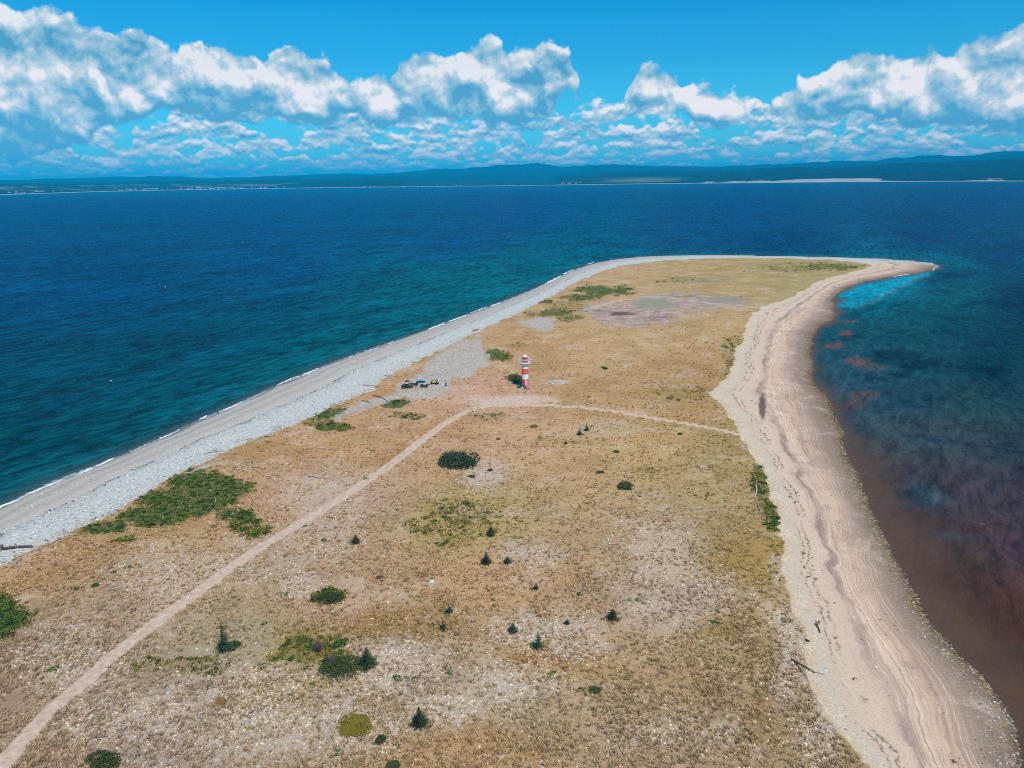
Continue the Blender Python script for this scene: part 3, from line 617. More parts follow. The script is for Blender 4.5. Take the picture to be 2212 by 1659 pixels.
y3 = dip([(-300,392),(0,388),(100,386.5),(200,384),(330,381.5),(450,384),(560,381.5),(650,378.5),(760,377),(800,378),(860,377),(900,371),(960,363.5),(1000,366),(1060,361.5),(1100,357.5),(1160,358),(1210,363),(1300,356),(1400,359),(1500,358),(1600,357.5),(1700,355),(1800,349),(1900,346),(2000,338.5),(2100,335),(2160,327.5),(2212,326),(2400,322),(2500,330)])
h3 = h_for(y3, r3)
dune = np.interp(fx, [1500, 1530, 1600, 1690, 1760, 1880, 1935, 1960, 2085, 2100, 2160, 2175], [0, .16, .18, .45, .8, .8, .2, 0, 0, .3, .35, 0])
# warp the rows so that a few always lie on the shore itself
AZg, RSg = np.meshgrid(azs, rs)
kk = np.linspace(0, 1, NRr)[:, None]
RW = np.where(kk < 0.30, r_s[None] - 60 + (kk / 0.30) * 1100, 0)
RW = np.where(kk >= 0.30, (r_s[None] + 1040) * (25000 / (r_s[None] + 1040)) ** ((kk - 0.30) / 0.70), RW)
HZ2 = np.zeros((NRr, NA))
for k in range(NA):
    a = r_s[k]; L = lag[k] > 0.5
    if L: xs = [a - 400, a, a + 25, a + 160, a + 220, 11200, 11500]; hs = [-8, 0.0, 2.2, 2.2, -3, -3, 2]
    else: xs = [a - 400, a, a + 40, a + 260, a + 900]; hs = [-8, 0.0, 3.0 + 9 * dune[k], 5 + 26 * dune[k], 9 + 20 * dune[k]]
    xs += [r1[k] - (300 if L else 500), r1[k], r1[k] + 400, r2[k] * 0.95, r2[k], r2[k] * 1.08, r3[k] * 0.93, r3[k], r3[k] * 1.06, 25000]
    hs += [h1[k] * 0.62, h1[k], h1[k] * 0.72, h2[k] * 0.6, h2[k], h2[k] * 0.7, h3[k] * 0.72, h3[k], h3[k] * 0.75, h3[k] * 0.3]
    HZ2[:, k] = np.interp(RW[:, k], np.maximum.accumulate(np.array(xs)), hs)
RR0 = RW - r_s[None]
XF = np.sin(AZg) * RW; YF = np.cos(AZg) * RW
sandm = np.exp(-(np.clip(RR0 - 40, 0, None) / 35) ** 2) * (RR0 > -80)
dn = fbm(XF, YF, 0.008, 4, 0.6, 311)
sandm = np.maximum(sandm, smooth(0.1, 0.5, dune[None] + 0.9 * dn) * smooth(650, 300, RR0) * (dune[None] > 0.02))
landf = HZ2 > 0.5
HZ2 = HZ2 + landf * (np.clip(HZ2, 0, 400) * 0.26 * fbm(XF, YF, 0.0011, 5, 0.55, 321) * smooth(0, 2500, RR0))
trees_ = landf * smooth(60, 160, RR0) * (1 - sandm) 
fieldm = smooth(0.05, 0.3, fbm(XF * 0.3, YF, 0.004, 3, 0.5, 331)) * (HZ2 < 60) * smooth(120, 300, RR0)
fieldm = np.maximum(fieldm * np.interp(fx, [600, 900, 1200, 1500, 2212], [.9, 0, .2, 0, 0])[None], smooth(0, 1, 1 - ((fx[None] - 1385) / 110) ** 2 - ((RR0 - 1100) / 700) ** 2 + 0.5 * dn))
HZ2 = HZ2 + trees_ * (1 - fieldm) * (9 + 7 * fbm(XF, YF, 0.02, 3, 0.7, 341))
fme = grid_mesh('far_coast', XF, YF, HZ2, {'fa': np.stack([sandm, fieldm, landf.astype(float), np.clip(RR0 / 3000, 0, 1)], -1)})
m_far, N, out = new_mat('wooded_hills')
pos = N.node('ShaderNodeNewGeometry').outputs['Position']
FA = N.sep(N.attr('fa').outputs['Vector'])
na = N.noise(pos, 0.0035, 6, 0.7); nb = N.noise(pos, 0.03, 4, 0.7)
fc = N.mix(N.mr(na, 0.35, 0.65), (0.003, 0.010, 0.014), (0.012, 0.030, 0.034))  # forest tone tinted blue: part of the distance haze is put into the colour
fc = N.mix(N.mr(nb, 0.4, 0.6, 0, 0.4), fc, (0.020, 0.040, 0.026))
fc = N.mix(FA[1], fc, N.mix(nb, (0.09, 0.13, 0.08), (0.19, 0.20, 0.13)))
fc = N.mix(N.mr(N.m('ADD', FA[0], N.m('MULTIPLY', N.m('SUBTRACT', nb, 0.5), 0.5)), 0.35, 0.65), fc, (0.46, 0.42, 0.39))
bs = N.node('ShaderNodeBsdfPrincipled', {}, Base_Color=fc, Roughness=1.0); bs.inputs['Specular IOR Level'].default_value = 0.0
N.l.new(bs.outputs[0], out.inputs[0])
hills = link('hills', fme, m_far); tag(hills, kind='structure')
def far_z(az, r_):
    j = int(round((az - azs[0]) / (azs[1] - azs[0]))); j = min(max(j, 0), NA - 1)
    return float(np.interp(r_, RW[:, j], HZ2[:, j]))
# ------------------------------------------------------------------ small mesh builder
def simple(name, colr, rough=0.7, metal=0.0, var=0.0, scale=6.0, var_col=None, bump=0.0, rnd=0.0, spec=0.4):
    m, t, o = new_mat(name)
    base = tuple(colr)
    if var > 0 or bump > 0:
        oc = t.node('ShaderNodeTexCoord').outputs['Object']
        n = t.noise(oc, scale, 4, 0.6)
        c_ = t.mix(t.mr(n, 0.35, 0.65, 0, var), base, var_col if var_col else tuple(v * 0.5 for v in base))
    else: c_ = base; n = None
    if rnd > 0:
        r_ = t.node('ShaderNodeObjectInfo').outputs['Random']
        c_ = t.mix(1.0, c_ if not isinstance(c_, tuple) else t.mix(0.0, base, base), t.v('SCALE', (1, 1, 1), scale=t.mr(r_, 0, 1, 1 - rnd, 1 + rnd * 0.6)), 'MULTIPLY')
    b = t.node('ShaderNodeBsdfPrincipled', {}, Base_Color=c_, Roughness=rough, Metallic=metal)
    b.inputs['Specular IOR Level'].default_value = spec
    if bump > 0 and n is not None:
        bb = t.node('ShaderNodeBump', {}, Strength=bump, Distance=0.03, Height=n); t.l.new(bb.outputs[0], b.inputs['Normal'])
    t.l.new(b.outputs[0], o.inputs[0]); return m
class MB:
    def __init__(s): s.b = bmesh.new()
    def box(s, c, d, rot=None, bev=0.0, taper=None):
        r = bmesh.ops.create_cube(s.b, size=1.0)['verts']
        for v in r:
            k = 1.0
            if taper and v.co.z > 0: v.co.x *= taper[0]; v.co.y *= taper[1]
            v.co = Vector((v.co.x * d[0], v.co.y * d[1], v.co.z * d[2]))
            if rot: v.co.rotate(Euler(rot))
            v.co += Vector(c)
        if bev > 0:
            es = list({e for v in r for e in v.link_edges}); bmesh.ops.bevel(s.b, geom=es, offset=bev, segments=1, affect='EDGES')
        return s
    def tube(s, pts, rad, n=8, caps=True, closed=False):
        pts = [Vector(p) for p in pts]; k = len(pts)
        rad = rad if isinstance(rad, (list, tuple)) else [rad] * k
        rings = []
        for i, p in enumerate(pts):
            a = pts[i - 1] if (i > 0 or closed) else p; b = pts[(i + 1) % k] if (i < k - 1 or closed) else p
            d = (b - a).normalized() if (b - a).length > 1e-9 else Vector((0, 0, 1))
            up_ = Vector((0, 0, 1)) if abs(d.z) < 0.9 else Vector((1, 0, 0))
            x_ = d.cross(up_).normalized(); y_ = x_.cross(d)
            rings.append([s.b.verts.new(p + (x_ * math.cos(2 * math.pi * j / n) + y_ * math.sin(2 * math.pi * j / n)) * rad[i]) for j in range(n)])
        for i in range(k if closed else k - 1):
            A, B = rings[i], rings[(i + 1) % k]
            for j in range(n):
                try: s.b.faces.new((A[j], A[(j + 1) % n], B[(j + 1) % n], B[j]))
                except ValueError: pass
        if caps and not closed:
            s.b.faces.new(rings[0][::-1]); s.b.faces.new(rings[-1])
        return s
    def lathe(s, prof_, n=32, c=(0, 0, 0), arc=None):
        rings = []
        for r_, z_ in prof_:
            rings.append([s.b.verts.new((c[0] + r_ * math.cos(2 * math.pi * j / n), c[1] + r_ * math.sin(2 * math.pi * j / n), c[2] + z_)) for j in range(n)])
        for A, B in zip(rings[:-1], rings[1:]):
            for j in range(n): s.b.faces.new((A[j], A[(j + 1) % n], B[(j + 1) % n], B[j]))
        return s
    def ring(s, r_, z_, t_, n=32, c=(0, 0)):
        return s.tube([(c[0] + r_ * math.cos(2 * math.pi * j / n), c[1] + r_ * math.sin(2 * math.pi * j / n), z_) for j in range(n)], t_, 6, closed=True)
    def tri(s, a, b, c):
        s.b.faces.new([s.b.verts.new(a), s.b.verts.new(b), s.b.verts.new(c)]); return s
    def quad(s, a, b, c, d):
        s.b.faces.new([s.b.verts.new(a), s.b.verts.new(b), s.b.verts.new(c), s.b.verts.new(d)]); return s
    def mesh(s, name, smooth_=False):
        bmesh.ops.recalc_face_normals(s.b, faces=s.b.faces)
        me = bpy.data.meshes.new(name); s.b.to_mesh(me); s.b.free()
        if smooth_:
            me.polygons.foreach_set('use_smooth', np.ones(len(me.polygons), bool)); me.update()
        return me
    def build(s, name, mat, parent=None, smooth_=False):
        return link(name, s.mesh(name, smooth_), mat, parent)
def copy_tree(o, parent=None, loc=None, rz=None, scale=None):
    c_ = o.copy(); C.objects.link(c_)
    if parent is not None: c_.parent = parent
    if loc is not None: c_.location = loc
    if rz is not None: c_.rotation_euler = (0, 0, rz)
    if scale is not None: c_.scale = scale if isinstance(scale, (tuple, list)) else (scale,) * 3
    for ch in list(o.children): copy_tree(ch, c_)
    return c_

# ------------------------------------------------------------------ scattered ground cover (instances of small clumps)
def inst_mat(name, dark, light, use_tint=0.0):
    m, t, o = new_mat(name)
    ia = t.n.new('ShaderNodeAttribute'); ia.attribute_type = 'INSTANCER'; ia.attribute_name = 'icol'
    r_ = t.node('ShaderNodeObjectInfo').outputs['Random']
    base = t.mix(r_, dark, light)
    c_ = t.mix(use_tint, base, t.v('SCALE', ia.outputs['Color'], scale=t.mr(r_, 0, 1, 0.55, 1.35))) if use_tint > 0 else base
    b = t.node('ShaderNodeBsdfPrincipled', {}, Base_Color=c_, Roughness=0.9); b.inputs['Specular IOR Level'].default_value = 0.1
    t.l.new(b.outputs[0], o.inputs[0]); return m
def proto(name, mb, mat, sm=False):
    me = mb.mesh(name, sm); me.materials.append(mat)
    return bpy.data.objects.new(name, me)            # only reached through the scatter, never placed itself
def scatter(name, pts, scl, rot, col, protos, label):
    me = bpy.data.meshes.new(name); n = len(pts)
    me.vertices.add(n); me.vertices.foreach_set('co', np.asarray(pts, np.float32).ravel())
    a = me.attributes.new('scl', 'FLOAT_VECTOR', 'POINT'); a.data.foreach_set('vector', np.asarray(scl, np.float32).ravel())
    a = me.attributes.new('rot', 'FLOAT_VECTOR', 'POINT'); a.data.foreach_set('vector', np.asarray(rot, np.float32).ravel())
    a = me.attributes.new('icol', 'FLOAT_COLOR', 'POINT'); a.data.foreach_set('color', np.concatenate([col, np.ones((n, 1))], 1).astype(np.float32).ravel())
    a = me.attributes.new('pick', 'INT', 'POINT'); a.data.foreach_set('value', rng.integers(0, len(protos), n).astype(np.int32))
    ob = link(name, me); tag(ob, label, 'ground cover', kind='stuff')
    ng = bpy.data.node_groups.new(name, 'GeometryNodeTree'); ng.is_modifier = True
    ng.interface.new_socket('Geometry', in_out='INPUT', socket_type='NodeSocketGeometry'); ng.interface.new_socket('Geometry', in_out='OUTPUT', socket_type='NodeSocketGeometry')
    gi = ng.nodes.new('NodeGroupInput'); go = ng.nodes.new('NodeGroupOutput')
    ip = ng.nodes.new('GeometryNodeInstanceOnPoints'); L = ng.links
    ji = ng.nodes.new('GeometryNodeGeometryToInstance')
    for p_ in reversed(protos):
        oi = ng.nodes.new('GeometryNodeObjectInfo'); oi.inputs['Object'].default_value = p_; oi.inputs['As Instance'].default_value = False
        L.new(oi.outputs['Geometry'], ji.inputs[0])
    def na_(nm, ty):
        q = ng.nodes.new('GeometryNodeInputNamedAttribute'); q.data_type = ty; q.inputs[0].default_value = nm; return q.outputs[0]
    L.new(gi.outputs[0], ip.inputs['Points']); L.new(ji.outputs[0], ip.inputs['Instance']); ip.inputs['Pick Instance'].default_value = True
    L.new(na_('pick', 'INT'), ip.inputs['Instance Index'])
    L.new(na_('rot', 'FLOAT_VECTOR'), ip.inputs['Rotation']); L.new(na_('scl', 'FLOAT_VECTOR'), ip.inputs['Scale'])
    L.new(ip.outputs[0], go.inputs[0])
    md = ob.modifiers.new(name, 'NODES'); md.node_group = ng
    return ob
def sample_grid(n):
    """random places on the terrain grid with its own (log-like) spacing, and every mask looked up there"""
    a = rng.uniform(0, NV - 1.001, n); b = rng.uniform(0, NU - 1.001, n)
    ai, bi = a.astype(int), b.astype(int); fa, fb_ = a - ai, b - bi
    def lk(A):
        if A.ndim == 3: w_ = [x[:, None] for x in (fa, fb_)]
        else: w_ = [fa, fb_]
        return (A[ai, bi] * (1 - w_[1]) + A[ai, bi + 1] * w_[1]) * (1 - w_[0]) + (A[ai + 1, bi] * (1 - w_[1]) + A[ai + 1, bi + 1] * w_[1]) * w_[0]
    return lk
def pick(lk_, prob, n):
    keep = rng.uniform(0, 1, n) < prob
    return keep
MASKS = dict(X=Xg, Y=Yg, Z=Zg, sdG=sdG, sdW=sdW, T=T, isw=is_w, green=green, pale=pale, gravel=gravel, mud=mud, pth=pth, tint=tint, PX=PX, PY=PY)
def cover_pts(n, probf):
    lk = sample_grid(n); M = {k: lk(v) for k, v in MASKS.items()}
    ok = (rng.uniform(0, 1, n) < probf(M)) & (M['PY'] > 545) & (M['PY'] < 1760) & (M['PX'] > -160) & (M['PX'] < 2370)
    return {k: v[ok] for k, v in M.items()}
def do_scatter(name, n, probf, size, protos, label, flat=1.0, grow=0.0, tilt=0.15, sink=0.02):
    M = cover_pts(n, probf); k = len(M['X'])
    s_ = rng.uniform(size[0], size[1], k) * (1 + grow * np.clip(M['Y'] / 200, 0, 3))
    scl = np.stack([s_ * rng.uniform(.8, 1.25, k), s_ * rng.uniform(.8, 1.25, k), s_ * flat * rng.uniform(.8, 1.2, k)], -1)
    rot = np.stack([rng.normal(0, tilt, k), rng.normal(0, tilt, k), rng.uniform(0, 6.28, k)], -1)
    pts = np.stack([M['X'], M['Y'], M['Z'] - sink * s_], -1)
    return scatter(name, pts, scl, rot, M['tint'], protos, label)
def tuft_proto(name, mat, seed, n=13, h=0.42, spread=0.30, wdt=0.035):
    r_ = random.Random(seed); mb = MB()
    for _ in range(n):
        a = r_.uniform(0, 6.28); q = r_.uniform(0, spread * 0.5); x0, y0 = q * math.cos(a), q * math.sin(a)
        b = a + r_.uniform(-.6, .6); l = h * r_.uniform(.5, 1.1); o_ = spread * r_.uniform(.3, 1.0)
        tx, ty = x0 + o_ * math.cos(b), y0 + o_ * math.sin(b); px_ = -math.sin(b) * wdt; py_ = math.cos(b) * wdt
        mb.tri((x0 - px_, y0 - py_, 0), (x0 + px_, y0 + py_, 0), (tx, ty, l))
    return proto(name, mb, mat)
def lump_proto(name, mat, seed, sub=1, rough=0.28, squash=0.55):
    r_ = random.Random(seed); mb = MB(); vs = bmesh.ops.create_icosphere(mb.b, subdivisions=sub, radius=0.5)['verts']
    for v in vs: v.co *= 1 + r_.uniform(-rough, rough); v.co.z *= squash
    return proto(name, mb, mat)
def leaf_proto(name, mat, seed, n=34, rad=0.5, hgt=0.45, leaf=0.13):
    r_ = random.Random(seed); mb = MB()
    for _ in range(n):
        a = r_.uniform(0, 6.28); q = rad * math.sqrt(r_.random()); z = hgt * (1 - (q / rad) ** 2) * r_.uniform(.3, 1.0)
        c0 = Vector((q * math.cos(a), q * math.sin(a), z)); e = Euler((r_.uniform(-.9, .9), r_.uniform(-.9, .9), r_.uniform(0, 6.28)))
        l = leaf * r_.uniform(.7, 1.3); vv_ = [Vector(p) for p in ((-l, 0, 0), (0, -l * .5, 0), (l, 0, 0), (0, l * .5, 0))]
        for p in vv_: p.rotate(e)
        mb.quad(*[c0 + p for p in vv_])
    return proto(name, mb, mat)
mt_straw = inst_mat('dry_straw', s2l((136, 104, 62)), s2l((232, 198, 146)), 0.55)
mt_dark = inst_mat('dark_stalks', s2l((76, 62, 34)), s2l((136, 108, 64)), 0.35)
mt_lich = inst_mat('pale_lichen', s2l((176, 150, 124)), s2l((236, 216, 186)))
mt_cob = inst_mat('pale_cobble', s2l((118, 120, 116)), s2l((222, 224, 214)))
mt_peb = inst_mat('mixed_pebble', s2l((110, 96, 84)), s2l((206, 192, 176)))
mt_leaf = inst_mat('low_green_leaves', s2l((28, 64, 28)), s2l((98, 126, 50)))
mt_olive = inst_mat('olive_leaves', s2l((70, 72, 28)), s2l((150, 136, 58)))
mt_wrack = inst_mat('dry_seaweed', s2l((34, 26, 22)), s2l((84, 68, 54)))
tufts = [tuft_proto('straw_tuft', mt_straw, i) for i in range(4)]
dtufts = [tuft_proto('dark_tuft', mt_dark, 20 + i, 11, 0.34, 0.34, 0.045) for i in range(3)]
lich = [lump_proto('lichen_clump', mt_lich, 40 + i, 1, 0.3, 0.5) for i in range(3)]
cobs = [lump_proto('beach_cobble', mt_cob, 50 + i, 1, 0.16, 0.6) for i in range(3)]
pebs = [lump_proto('beach_pebble', mt_peb, 60 + i, 1, 0.2, 0.5) for i in range(2)]
leafs = [leaf_proto('leaf_clump', mt_leaf, 70 + i) for i in range(3)]
olv = [leaf_proto('olive_clump', mt_olive, 80 + i, 30, 0.5, 0.4) for i in range(3)]
wrk = [leaf_proto('seaweed_clump', mt_wrack, 90 + i, 16, 0.45, 0.12, 0.16) for i in range(2)]
def clump(M, f, seed): return fbm(M['X'], M['Y'], f, 3, 0.6, seed)
def open_grass(M): return (M['sdG'] > 0.3) * (1 - smooth(0.15, 0.6, M['pth'])) * (1 - smooth(0.3, 0.6, M['gravel'])) * (1 - smooth(0.35, 0.7, M['mud']))
def near(M, a=700, b=1300): return smooth(a, b, M['PY'])
do_scatter('dry_grass', 420000, lambda M: open_grass(M) * (1 - 0.6 * M['pale']) * (1 - 0.8 * smooth(.3, .7, M['green'])) * (0.55 + 0.9 * clump(M, 0.3, 401)) * smooth(600, 800, M['PY']), (0.55, 1.15), tufts, 'straw coloured dry grass covering the flat of the spit', grow=0.25)
do_scatter('dark_grass', 150000, lambda M: open_grass(M) * (0.22 + 1.2 * clump(M, 0.12, 402)) * (0.12 + 0.88 * near(M, 800, 1150)) * smooth(600, 800, M['PY']), (0.5, 1.0), dtufts, 'dark brown stalks mixed through the dry grass', grow=0.25, flat=0.8)
do_scatter('pale_lichen', 460000, lambda M: open_grass(M) * np.clip(0.03 + 1.25 * M['pale'] ** 1.2 + 1.4 * clump(M, 0.22, 403) * (0.2 + M['pale']), 0, 1) * (1 - smooth(.3, .6, M['green'])) * smooth(640, 900, M['PY']), (0.10, 0.38), lich, 'pale lichen and bleached tufts on the bare ground', grow=0.1)
do_scatter('green_ground_cover', 230000, lambda M: (M['sdG'] > 0.0) * smooth(0.30, 0.80, M['green'] + 0.7 * clump(M, 0.35, 404)) * (1 - smooth(.3, .6, M['gravel'])), (0.4, 0.95), leafs, 'low green leafy growth in patches near the beach', grow=0.5)
do_scatter('olive_ground_cover', 200000, lambda M: open_grass(M) * smooth(0.08, 0.4, M['green']) * np.clip(M['green'] + 0.6 * clump(M, 0.3, 405) + 0.2, 0, 1) * (1 - smooth(.7, .95, M['green'])) * 0.7, (0.5, 1.1), olv, 'olive and yellow herbs round the green patches', grow=0.4)
do_scatter('beach_cobbles', 300000, lambda M: ((M['sdG'] < 0) & (M['sdW'] > 0.3)) * np.where(M['isw'] > .5, smooth(0.56, 0.44, M['T']) * 0.7 + 0.04, 0.003), (0.14, 0.42), cobs, 'pale rounded cobbles along the upper beach', grow=0.35)
do_scatter('upper_beach_stones', 200000, lambda M: ((M['sdG'] < 0.6) & (M['isw'] < .5) & (M['sdW'] > 1)) * smooth(0.17, 0.03, M['T']) * 0.5 * (M['T'] >= 0) * (M['sdG'] > -14) * (0.5 + 1.6 * clump(M, 0.12, 411)), (0.12, 0.36), lich, 'cream stones and bleached litter at the top of the right beach', grow=0.2)
do_scatter('beach_pebbles', 160000, lambda M: ((M['sdG'] < 0) & (M['sdW'] > 0.2) & (M['isw'] < .5)) * (0.05 + 0.8 * smooth(0.76, 0.93, M['T'])) + (M['gravel'] > .5) * 0.35, (0.12, 0.34), pebs, 'brown pebbles on the lower beach and gravel flats', grow=0.35)
def wrackp(M):
    t_ = M['T'] + 0.05 * clump(M, 0.1, 406); e = np.zeros_like(t_)
    for c0, w_, s_ in ((0.235, .014, 1), (0.19, .012, .9), (0.285, .010, .35), (0.61, .008, .35), (0.10, .02, .3)): e = np.maximum(e, s_ * (1 - smooth(w_ * .4, w_, np.abs(t_ - c0))))
    e *= (M['isw'] < .5) * smooth(-0.1, 0.25, clump(M, 0.13, 409))
    q = np.zeros_like(t_)
    for c0, w_, s_ in ((0.475, .012, 1), (0.435, .008, .5), (0.03, .03, .45)): q = np.maximum(q, s_ * (1 - smooth(w_ * .4, w_, np.abs(t_ - c0))))
    return np.where(M['isw'] > .5, q, e) * (M['sdG'] < 0) * (clump(M, 0.6, 407) > -0.1)
do_scatter('dry_seaweed_lines', 170000, wrackp, (0.3, 0.75), wrk, 'dark dried seaweed lying in lines along the beaches', grow=0.35)
# ------------------------------------------------------------------ materials of the things
K = {
 'red': simple('red_paint', (0.78, 0.105, 0.12), 0.55, var=0.25, scale=3, var_col=(0.62, 0.13, 0.13)),
 'redd': simple('dark_red_paint', (0.50, 0.08, 0.085), 0.6, var=0.3, scale=4),
 'pink': simple('faded_pink_paint', (0.82, 0.52, 0.50), 0.6, var=0.2, scale=4, var_col=(0.7, 0.42, 0.4)),
 'white': simple('white_paint', (0.80, 0.81, 0.80), 0.5, var=0.25, scale=2.5, var_col=(0.66, 0.68, 0.66)),
 'glass': simple('lantern_glass', (0.06, 0.07, 0.08), 0.1, spec=0.8),
 'dark': simple('black_plastic', (0.018, 0.02, 0.02), 0.55),
 'tyre': simple('tyre_rubber', (0.02, 0.02, 0.02), 0.85),
 'rim': simple('grey_rim', (0.42, 0.43, 0.42), 0.4, metal=0.3),
 'dgreen': simple('dark_green_body', (0.02, 0.034, 0.033), 0.4),
 'steel': simple('bare_steel', (0.16, 0.18, 0.18), 0.45, metal=0.5),
 'turq': simple('turquoise_body', (0.12, 0.52, 0.62), 0.35),
 'turqd': simple('dark_teal_seat', (0.01, 0.10, 0.14), 0.5),
 'yell': simple('yellow_body', (0.82, 0.50, 0.13), 0.4),
 'skin': simple('skin', (0.48, 0.28, 0.19), 0.6),
 'hair': simple('dark_hair', (0.03, 0.022, 0.018), 0.8),
 'shirtb': simple('light_blue_cloth', (0.36, 0.66, 0.78), 0.85),
 'shirtw': simple('white_cloth', (0.70, 0.68, 0.66), 0.85),
 'black': simple('black_cloth', (0.015, 0.016, 0.02), 0.9),
 'wood': simple('bleached_wood', (0.56, 0.50, 0.44), 0.85, var=0.6, scale=5, var_col=(0.34, 0.29, 0.25), rnd=0.2),
 'woodd': simple('dark_wood', (0.12, 0.085, 0.07), 0.9, var=0.6, scale=5, var_col=(0.04, 0.03, 0.025)),
 'needle': simple('spruce_needles', (0.034, 0.062, 0.030), 0.8, var=0.7, scale=7, var_col=(0.10, 0.13, 0.045), rnd=0.35, spec=0.15),
 'needle2': simple('juniper_needles', (0.028, 0.052, 0.026), 0.8, var=0.7, scale=3, var_col=(0.10, 0.14, 0.06), spec=0.15),
 'leafg': simple('shrub_leaves', (0.042, 0.070, 0.020), 0.8, var=0.8, scale=4, var_col=(0.14, 0.16, 0.05), rnd=0.3, spec=0.15),
 'leafy': simple('yellow_heath_leaves', (0.21, 0.17, 0.022), 0.8, var=0.6, scale=7, var_col=(0.33, 0.25, 0.035), spec=0.1),
 'leafo': simple('orange_heath_leaves', (0.34, 0.20, 0.05), 0.8, var=0.6, scale=7, var_col=(0.22, 0.12, 0.03), spec=0.1),
 'leafl': simple('lime_heath_leaves', (0.34, 0.33, 0.05), 0.8, var=0.5, scale=7, var_col=(0.22, 0.20, 0.03), spec=0.1),
 'teal': simple('blue_green_leaves', (0.05, 0.16, 0.10), 0.8, var=0.5, scale=6, var_col=(0.10, 0.22, 0.13), spec=0.1),
 'twig': simple('grey_bare_twigs', (0.17, 0.13, 0.12), 0.9, var=0.5, scale=8, var_col=(0.30, 0.25, 0.23), spec=0.1),
 'bark': simple('spruce_bark', (0.10, 0.075, 0.055), 0.9),
 'stone': simple('pale_stone', (0.66, 0.67, 0.66), 0.85, var=0.4, scale=3, var_col=(0.48, 0.48, 0.47)),
 'hwall': simple('house_wall', (0.78, 0.77, 0.74), 0.8, rnd=0.25),
 'hroof': simple('house_roof', (0.16, 0.14, 0.14), 0.8, rnd=0.4),
}
# ------------------------------------------------------------------ lighthouse
p = on(1134.5, 836.5)
lh = empty('lighthouse', p, label='small red and white banded lighthouse with railed gallery and front stairs', cat='lighthouse')
def lpart(n, mb, m, par=lh, sm=False): return mb.build(n, K[m], par, sm)
r0, r1 = 0.98, 0.94
for i in range(8):
    a = i * math.pi / 4 + 0.39
    lpart('leg', MB().box((0.84 * math.cos(a), 0.84 * math.sin(a), 0.52), (0.16, 0.16, 1.06), rot=(0, 0, a)), 'white')
lpart('foundation', MB().lathe([(0.0, 0.02), (1.25, 0.02), (1.25, 0.12), (0.0, 0.12)], 24), 'stone')
lpart('floor_plate', MB().lathe([(0.0, 1.0), (1.06, 1.0), (1.06, 1.08), (0.0, 1.08)], 32), 'redd')
lpart('lower_red_band', MB().lathe([(r0, 1.06), (r0, 2.56)], 48), 'red', sm=True)
lpart('band_joint', MB().lathe([(r0 + .03, 2.53), (r0 + .03, 2.60)], 48), 'redd', sm=True)
lpart('lower_white_band', MB().lathe([(r0 - .005, 2.60), (r0 - .015, 4.18)], 48), 'white', sm=True)
lpart('flange', MB().lathe([(r0 - .01, 2.60), (r0 + .05, 2.60), (r0 + .05, 2.68), (r0 - .01, 2.68)], 48), 'white')
lpart('upper_red_band', MB().lathe([(r0 - .01, 4.18), (r0 - .02, 5.80)], 48), 'red', sm=True)
lpart('flange', MB().lathe([(r0 - .01, 4.15), (r0 + .04, 4.15), (r0 + .04, 4.22), (r0 - .01, 4.22)], 48), 'redd')
lpart('flange', MB().lathe([(r0 - .02, 5.76), (r0 + .05, 5.76), (r0 + .05, 5.84), (r0 - .02, 5.84)], 48), 'white')
lpart('upper_white_band', MB().lathe([(r0 - .02, 5.84), (r0 - .01, 6.60), (1.06, 7.0), (1.38, 7.28)], 48), 'white', sm=True)
lpart('gallery_deck', MB().lathe([(0.9, 7.28), (1.56, 7.28), (1.62, 7.33), (1.62, 7.47), (1.56, 7.50), (0.9, 7.50)], 48), 'white')
for i in range(8):
    a = i * math.pi / 4
    mb = MB().tube([(1.0 * math.cos(a), 1.0 * math.sin(a), 6.55), (1.50 * math.cos(a), 1.50 * math.sin(a), 7.27)], 0.045, 6)
    lpart('bracket', mb, 'white')
for z_, t_, rr_ in ((7.92, 0.035, 1.66), (8.42, 0.055, 1.74)): lpart('rail', MB().ring(rr_, z_, t_, 40), 'white')
for i in range(16):
    a = i * math.pi / 8
    lpart('baluster', MB().tube([(1.58 * math.cos(a), 1.58 * math.sin(a), 7.48), (1.74 * math.cos(a), 1.74 * math.sin(a), 8.42)], 0.028, 5), 'white')
lpart('watch_room', MB().lathe([(0.93, 7.50), (0.93, 8.44)], 40), 'redd', sm=True)
lpart('watch_room_ledge', MB().lathe([(0.80, 8.42), (1.0, 8.42), (1.0, 8.50), (0.80, 8.50)], 40), 'pink')
lan = lpart('lantern_glazing', MB().lathe([(0.72, 8.50), (0.72, 9.16)], 12), 'glass')
for i in range(12):
    a = i * math.pi / 6
    lpart('glazing_bar', MB().box((0.745 * math.cos(a), 0.745 * math.sin(a), 8.83), (0.06, 0.06, 0.68), rot=(0, 0, a)), 'pink' if i % 2 else 'redd')
lpart('lamp', MB().lathe([(0.0, 8.5), (0.22, 8.5), (0.25, 8.8), (0.16, 9.05), (0.0, 9.1)], 12), 'pink')
rf = lpart('roof', MB().lathe([(0.70, 9.14), (0.90, 9.14), (0.90, 9.22), (0.45, 9.62), (0.10, 9.95), (0.0, 9.97)], 40), 'pink', sm=False)
lpart('finial', MB().tube([(0, 0, 9.93), (0, 0, 10.18)], [0.06, 0.03], 6), 'redd', rf)
